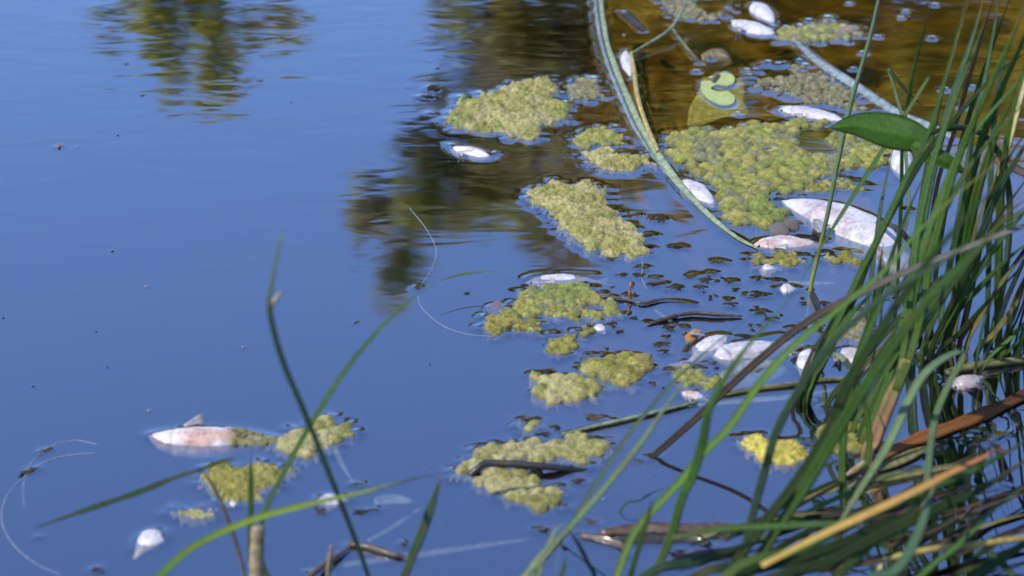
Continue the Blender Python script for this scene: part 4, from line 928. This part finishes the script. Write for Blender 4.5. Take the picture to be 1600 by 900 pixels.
# ------------------------------------------------------------------ rotten scraps, twigs, specks
DK = (.075, .060, .028); DK2 = (.11, .09, .042); OL = (.17, .15, .06)
S_ = 'dark rotten scraps drifting among the dead fish'
SCL = [
 (1062, 388, 16, 5, DK, 'dark scrap off the toe of the boot shaped raft'), (1085, 432, 12, 8, OL, 'dark green scrap, first of a drifting trio'), (1102, 440, 9, 7, DK2, 'round brown scrap touching the drifting trio'),
 (1112, 428, 13, 6, OL, 'flat olive scrap above the drifting trio'), (1145, 442, 12, 6, DK2, 'oval brown scrap next to the drifting trio'), (1126, 410, 14, 6, OL, 'olive scrap below the long thin fish'),
 (1030, 446, 15, 6, DK, 'black scrap joined to the spiky twig'), (1052, 452, 16, 5, DK, 'flat black scrap past the spiky twig'), (1096, 452, 6, 6, DK2, 'little crumb under the drifting trio'),
 (1140, 470, 7, 5, DK, 'upper of two stacked dark crumbs'), (1142, 478, 9, 6, DK, 'lower of two stacked dark crumbs'), (1190, 464, 22, 6, DK, 'long dark crust beside the green blade tip'),
 (1212, 440, 16, 6, DK2, 'knotted brown scrap above the short white fish'), (1186, 438, 6, 5, DK, 'black crumb between knotted scraps'), (1240, 515, 16, 5, OL, 'olive bar of scrap by the leaning brown blade'),
 (1254, 517, 8, 4, OL, 'stub end of the olive bar'), (1190, 490, 12, 6, DK2, 'scrap split by the green blade'), (1205, 500, 10, 5, DK, 'black scrap under the split one'),
 (1110, 568, 13, 4, OL, 'thin olive bar above the green fringe'), (1160, 528, 9, 5, DK, 'dark scrap on the back of the fat fish'), (1066, 512, 8, 5, OL, 'olive crumb beside the orange scrap'),
 (1012, 505, 7, 4, DK2, 'paired crumb under the floating twig'), (1036, 540, 9, 6, OL, 'tuft like scrap by a pale sliver'), (1038, 552, 5, 5, DK2, 'crumb hanging under the tuft like scrap'),
 (1002, 562, 11, 6, DK2, 'dark cap on the olive cushion'), (945, 556, 11, 6, DK, 'twisted black scrap above the olive cushion'), (922, 556, 10, 5, DK, 'black crumb left of the twisted scrap'),
 (960, 492, 8, 6, DK, 'black crumb by the white fish scrap'), (955, 510, 7, 8, DK2, 'brown ring shaped scrap by the white fish scrap'), (1024, 436, 7, 4, OL, 'olive crumb on the pale thread'),
 (1005, 420, 11, 5, OL, 'leaf like scrap over the spiky twig'), (1000, 432, 9, 4, DK2, 'folded scrap over the spiky twig'), (1290, 498, 8, 6, OL, 'crumb at the foot of the dark stem reflection'),
 (1285, 476, 8, 5, DK2, 'brown flake beside the dark stem reflection'), (1256, 476, 4, 5, DK, 'bead like black crumb in clear water'), (578, 799, 14, 5, DK2, 'curled dark scrap below the sunken pale leaf'),
 (560, 758, 12, 5, OL, 'brown scrap where the pale sliver ends'), (150, 892, 8, 6, DK2, 'dark crumb near the lower edge by the thin tailed fish'), (632, 852, 9, 7, (.14, .06, .03), 'rust coloured crumb beside the stout teal blade'),
 (502, 800, 6, 12, OL, 'thin olive scrap under the lime blade'), (845, 830, 14, 5, DK, 'black flake beside the tangled pale blades'), (926, 818, 15, 5, (.2, .16, .1), 'tan flake by the tangled pale blades'),
 (905, 755, 8, 4, DK2, 'small brown scrap beside the raft below the stick'), (838, 742, 12, 8, DK, 'black lump under the bent stick'), (862, 714, 10, 6, DK, 'dark lump in the spread pale raft'),
 (848, 680, 14, 6, DK, 'dark scrap beside the single algae egg'), (868, 672, 9, 4, DK, 'black flake at the end of the pale green reed'), (942, 656, 22, 5, (.22, .19, .10), 'triangular tan flake above the pale green reed'),
 (930, 692, 15, 5, DK, 'dark curl on the end of the spread raft'), (1000, 722, 10, 3, (.2, .17, .11), 'pale chip at the foot of the bent brown blade'), (676, 140, 15, 10, DK, 'dark wet scrap off the thick raft'),
 (665, 152, 20, 6, DK, 'dark streaky scrap beside the wet one'), (673, 178, 9, 5, (.13, .11, .08), 'bubble topped crumb near the thick raft'), (1032, 345, 10, 14, DK2, 'upright curled scrap near the curved reed'),
 (1015, 370, 9, 8, DK, 'dark fold by the toe of the boot shaped raft'), (950, 405, 16, 5, OL, 'olive flake under the boot shaped raft'), (1380, 700, 12, 12, DK, 'black lump at the foot of the pink sheath'),
 (1345, 690, 14, 10, DK, 'black crust behind the dull olive pad'), (1270, 690, 12, 5, DK2, 'brown crust behind the lemon pad'), (1190, 684, 10, 4, (.2, .1, .06), 'reddish flake behind the lemon pad'),
 (1300, 800, 24, 9, DK, 'dark rotten clod under the fallen blades'), (1240, 815, 26, 8, DK, 'long dark clod near the yellow dead blade'), (1180, 825, 22, 7, (.06, .05, .04), 'dark clod at the end of the brown leaf pile'),
 (1070, 868, 20, 8, DK, 'peaty clod under the teal fallen blade'), (1120, 862, 18, 7, DK2, 'brown clod beside the peaty one'), (1470, 560, 14, 6, DK, 'dark crust among the dense tussock feet'), (1450, 700, 26, 8, DK, 'dark crust under the rust red reed'),
 (1530, 690, 24, 8, DK, 'dark crust by the broken rust tip'), (1555, 560, 18, 6, DK, 'dark crust at the frame edge tussock'), (1390, 570, 12, 5, OL, 'pale crust between the tussock feet'), (1560, 680, 14, 4, OL, 'thin scrap floating on clear water by the edge')]
for px, py, a, b, c, lab in SCL:
    scrap('plant_scrap', lab.replace(' left of ', ' beside '), 'plant scrap', px, py, a * .00088 * random.uniform(.8, 1.3), b * .0012 * random.uniform(.6, 1.1), max(.0022, min(a, b) * .00042), jitter(c, .2), S_, rot=random.uniform(-.35, .35), z=-.0006)
for k in range(46):
    px, py = random.choice(((1080, 430), (1150, 450), (1040, 520), (1180, 480), (1010, 590), (1230, 490), (960, 440), (900, 740), (1100, 590)))
    scrap('plant_crumb', 'tiny brown crumb drifting among the dead fish and rafts', 'crumb', px + random.gauss(0, 38), py + random.gauss(0, 20), random.uniform(.0015, .0045), random.uniform(.0015, .005), .0016, jitter(random.choice((DK, DK2, OL)), .3), 'tiny crumbs among the rafts', rot=random.uniform(0, 3))
scrap('purple_leaf', 'purple dead leaf on the ragged green raft', 'leaf', 776, 486, .015, .030, .005, (.27, .18, .22), z=-.003)
scrap('purple_leaf', 'purple dead leaf on the golden water beside the algae tuft', 'leaf', 1316, 48, .024, .020, .005, (.36, .22, .28))
scrap('orange_scrap', 'orange yellow leaf scrap behind the narrow white fish', 'leaf', 1083, 526, .010, .018, .006, (.62, .30, .07), rot=-.5)
scrap('grey_pebble', 'grey rounded lump beside the big fish, nearer the reed', 'lump', 1217, 361, .017, .022, .011, (.22, .20, .17))
scrap('grey_pebble', 'grey rounded lump touching the big fish fin', 'lump', 1238, 352, .014, .020, .010, (.19, .17, .14))
reed('dark knobbly twig floating below the scraps', [W(1012, 508, .002), W(1040, 498, .004), W(1080, 489, .006), W(1120, 491, .006), W(1160, 494, .003)], .0065, 'brown', name='floating_stick', cat='stick', round_=True, lump=.7, mat=MAT['dead'], taper=(.4, 1, .5))
reed('thin dark twig lying under the spiky twig', [W(938, 464, .003), W(975, 466, .004), W(1003, 474, .004), W(1040, 468, .003), (W(1090, 476, .001))], .0045, 'brown', name='floating_stick', cat='stick', round_=True, lump=.5, mat=MAT['dead'])
reed('dark strip for the reflection of the standing pale stem', flat([(1266, 452), (1275, 470), (1284, 492)], .004), .009, 'black', name='stub_or_reflection', thick=.5)  # black strip painted where the standing stem mirrors in the water
sp = empty('spiky_twig', W(986, 470)); tag(sp, 'orange brown spiky twig standing upright from the water', 'twig')
strip('stem', rise([(986, 472), (984, 458), (986, 441)], .03), .0065, 'rust', sp, MAT['dead'], round_=True, lump=.5, taper=(1, .7, .5))
strip('hook', [W(986, 441, .03), W(990, 442, .027), W(988, 452, .018)], .004, 'rust', sp, MAT['dead'], round_=True)
strip('pale_node', [W(989, 459, .008), W(994, 459, .009)], .007, 'tan', sp, MAT['dead'], round_=True)
for lab, pp, wd, col in (('flat dark leaf pile across the near water', [(938, 832), (990, 828), (1040, 830), (1110, 826), (1172, 824)], .020, 'brown'), ('second dark leaf under the pile, ending in a fork', [(955, 842), (1020, 842), (1080, 842), (1112, 852)], .018, 'black'), ('thin brown wet leaf lying beside the tangled pale blades', [(905, 836), (940, 842), (970, 852), (978, 866)], .013, 'brown'), ('tan leaf reaching from the dark pile to the grass', [(1080, 842), (1130, 832), (1190, 820)], .014, 'tan'), ('brown leaf on the lower edge of the dark pile', [(1036, 886), (1080, 876), (1120, 868), (1160, 858)], .022, 'brown')):
    tag(strip('rotten_leaf', flat(pp, .004), wd, col, mat=MAT['dead'], taper=(.4, 1, .3), thick=.25, lump=.3), lab, 'leaf')
def thread(label, pp, z=.0008, wd=.0006):
    return tag(strip('pale_thread', flat(pp, z), wd, 'bluegrey', mat=MAT['thread'], round_=True, taper=(1, 1, .6), seg=8), label, 'thread')
thread('curved pale thread near the tallest tree reflection, a knot at its end', [(640, 325), (662, 352), (678, 380), (681, 402), (668, 432), (654, 450)])
thread('pale thread looping on from the knot to the algae tail', [(652, 462), (660, 482), (690, 508), (730, 522), (775, 526)], wd=.0005)
thread('long looping pale thread in the lower open water', [(150, 708), (110, 711), (70, 722), (34, 748), (8, 780), (3, 815), (20, 850), (55, 880), (95, 898)], wd=.0007)
thread('short pale thread above the looping one', [(152, 695), (118, 688), (82, 696), (58, 712), (40, 738), (36, 770), (38, 792)], wd=.0005)
thread('pale thread standing over the spiky twig', [(1004, 408), (1003, 425), (1002, 432), (1010, 452)], wd=.0007)
scrap('plant_scrap', 'knot of dark fluff on the curved pale thread', 'plant scrap', 652, 450, .0045, .007, .003, OL, S_)
scrap('plant_scrap', 'spindle of dark fluff on the looping pale thread', 'plant scrap', 50, 735, .014, .0045, .0025, OL, S_, rot=.75)
scrap('plant_scrap', 'smaller spindle of dark fluff above the looping thread', 'plant scrap', 69, 705, .009, .004, .002, OL, S_, rot=.6)
for k, (px, py) in enumerate(((408, 127), (184, 212), (196, 101), (176, 393), (555, 505), (455, 160), (168, 574), (52, 604), (5, 497), (150, 519), (222, 150), (683, 107), (730, 460), (672, 570), (1002, 335), (60, 840))):
    scrap('tiny_speck', 'tiny dark speck floating on the open blue water', 'speck', px, py, random.uniform(.0010, .0022), random.uniform(.0010, .0022), .0012, DK, 'dark specks on the open water')
for k, (px, py) in enumerate(((380, 543), (233, 642), (228, 448), (121, 230), (480, 895), (942, 780), (1120, 232), (975, 55), (1000, 338), (1168, 717), (1310, 62))):
    scrap('pale_speck', 'tiny white speck floating on the water', 'speck', px, py, .0020, .0024, .0016, (.8, .8, .8), 'white specks on the water')
scrap('seed_husk', 'tiny pale seed husk with dark rim alone on open water', 'seed', 92, 230, .0042, .0055, .004, (.6, .5, .45))
V = []; F = []
for k in range(1500):
    px, py = (random.uniform(0, 1600), random.uniform(0, 900)) if k % 3 == 0 else (random.gauss(1000, 190), random.gauss(470, 190))
    p = W(px, py, .0012); r = random.uniform(.0004, .0009); b0 = len(V); a0 = random.uniform(0, 3)
    V += [p + Vector((math.cos(a0 + a) * r, math.sin(a0 + a) * r * 1.4, -.0008)) for a in (0, 1.57, 3.14, 4.71)] + [p]; F += [(b0, b0 + 1, b0 + 4), (b0 + 1, b0 + 2, b0 + 4), (b0 + 2, b0 + 3, b0 + 4), (b0 + 3, b0, b0 + 4)]
tag(mesh_obj('pollen_dust', V, F, organic('pollen', (.30, .29, .20), rough=.8, bump=0), smooth=False), 'pale dust and pollen strewn as haze over the water', 'dust', kind='stuff')  # grains added to imitate a haze over the blue water
# froth bubbles riding on the golden water
def froth_mesh():
    bm = bmesh.new(); bmesh.ops.create_icosphere(bm, subdivisions=3, radius=1); bmesh.ops.delete(bm, geom=[v for v in bm.verts if v.co.z < -.2], context='VERTS')
    me = bpy.data.meshes.new('water_bubble'); bm.to_mesh(me); bm.free(); me.polygons.foreach_set('use_smooth', [True] * len(me.polygons)); me.materials.append(MAT['froth']); return me
m_, n_, l_ = new_mat('bubble_film')
o_ = nd(n_, 'ShaderNodeOutputMaterial'); g_ = nd(n_, 'ShaderNodeBsdfGlossy'); g_.inputs['Roughness'].default_value = .05; t_ = nd(n_, 'ShaderNodeBsdfTransparent'); x_ = nd(n_, 'ShaderNodeMixShader'); f_ = nd(n_, 'ShaderNodeFresnel'); f_.inputs[0].default_value = 1.9
l_.new(f_.outputs[0], x_.inputs[0]); l_.new(t_.outputs[0], x_.inputs[1]); l_.new(g_.outputs[0], x_.inputs[2]); l_.new(x_.outputs[0], o_.inputs[0]); MAT['froth'] = m_
FR = froth_mesh()
for px, py, r in ((1327, 6, 4), (1415, 18, 4), (1408, 28, 5), (1372, 58, 6), (1456, 60, 8), (1349, 83, 6), (1460, 8, 7), (1476, 140, 7), (1520, 136, 4), (1504, 166, 5), (1250, 95, 6), (1110, 92, 6), (1088, 112, 6), (1092, 98, 4), (1300, 115, 4), (1334, 108, 5), (1152, 178, 6)):
    o = bpy.data.objects.new('water_bubble', FR); COL.objects.link(o); p = W(px, py); o.location = p; s = r * .00072; o.scale = (s * random.uniform(.8, 1.3), s * 1.2, s * .6)
    tag(o, 'small clear bubble on the golden water', 'bubble', 'clear bubbles on the golden water'); meniscus(p.x, p.y, s, .0014, .005)

# ------------------------------------------------------------------ water surface, drawn up where things float
wx = axis(-1.16, 1.16, .0032, 40); wy = axis(-1.0, 1.45, .0036, 40)
WX, WY = np.meshgrid(wx, wy)
H = np.zeros(WX.shape)
for x, y, r, a, L in FLOAT:
    rad = r + 4.5 * L
    i0, i1 = np.searchsorted(wx, [x - rad, x + rad]); j0, j1 = np.searchsorted(wy, [y - rad, y + rad])
    if i1 - i0 < 2 or j1 - j0 < 2 or wx[i1 - 1] - wx[i0] > .4: continue
    d = np.maximum(np.hypot(WX[j0:j1, i0:i1] - x, WY[j0:j1, i0:i1] - y) - r, 0)
    h = a * np.exp(-(d / L) ** 1.35)
    s = H[j0:j1, i0:i1]
    if a > 0: np.maximum(s, h, out=s)
tag(sheet('water', wx, wy, H, MAT['water']), kind='structure')
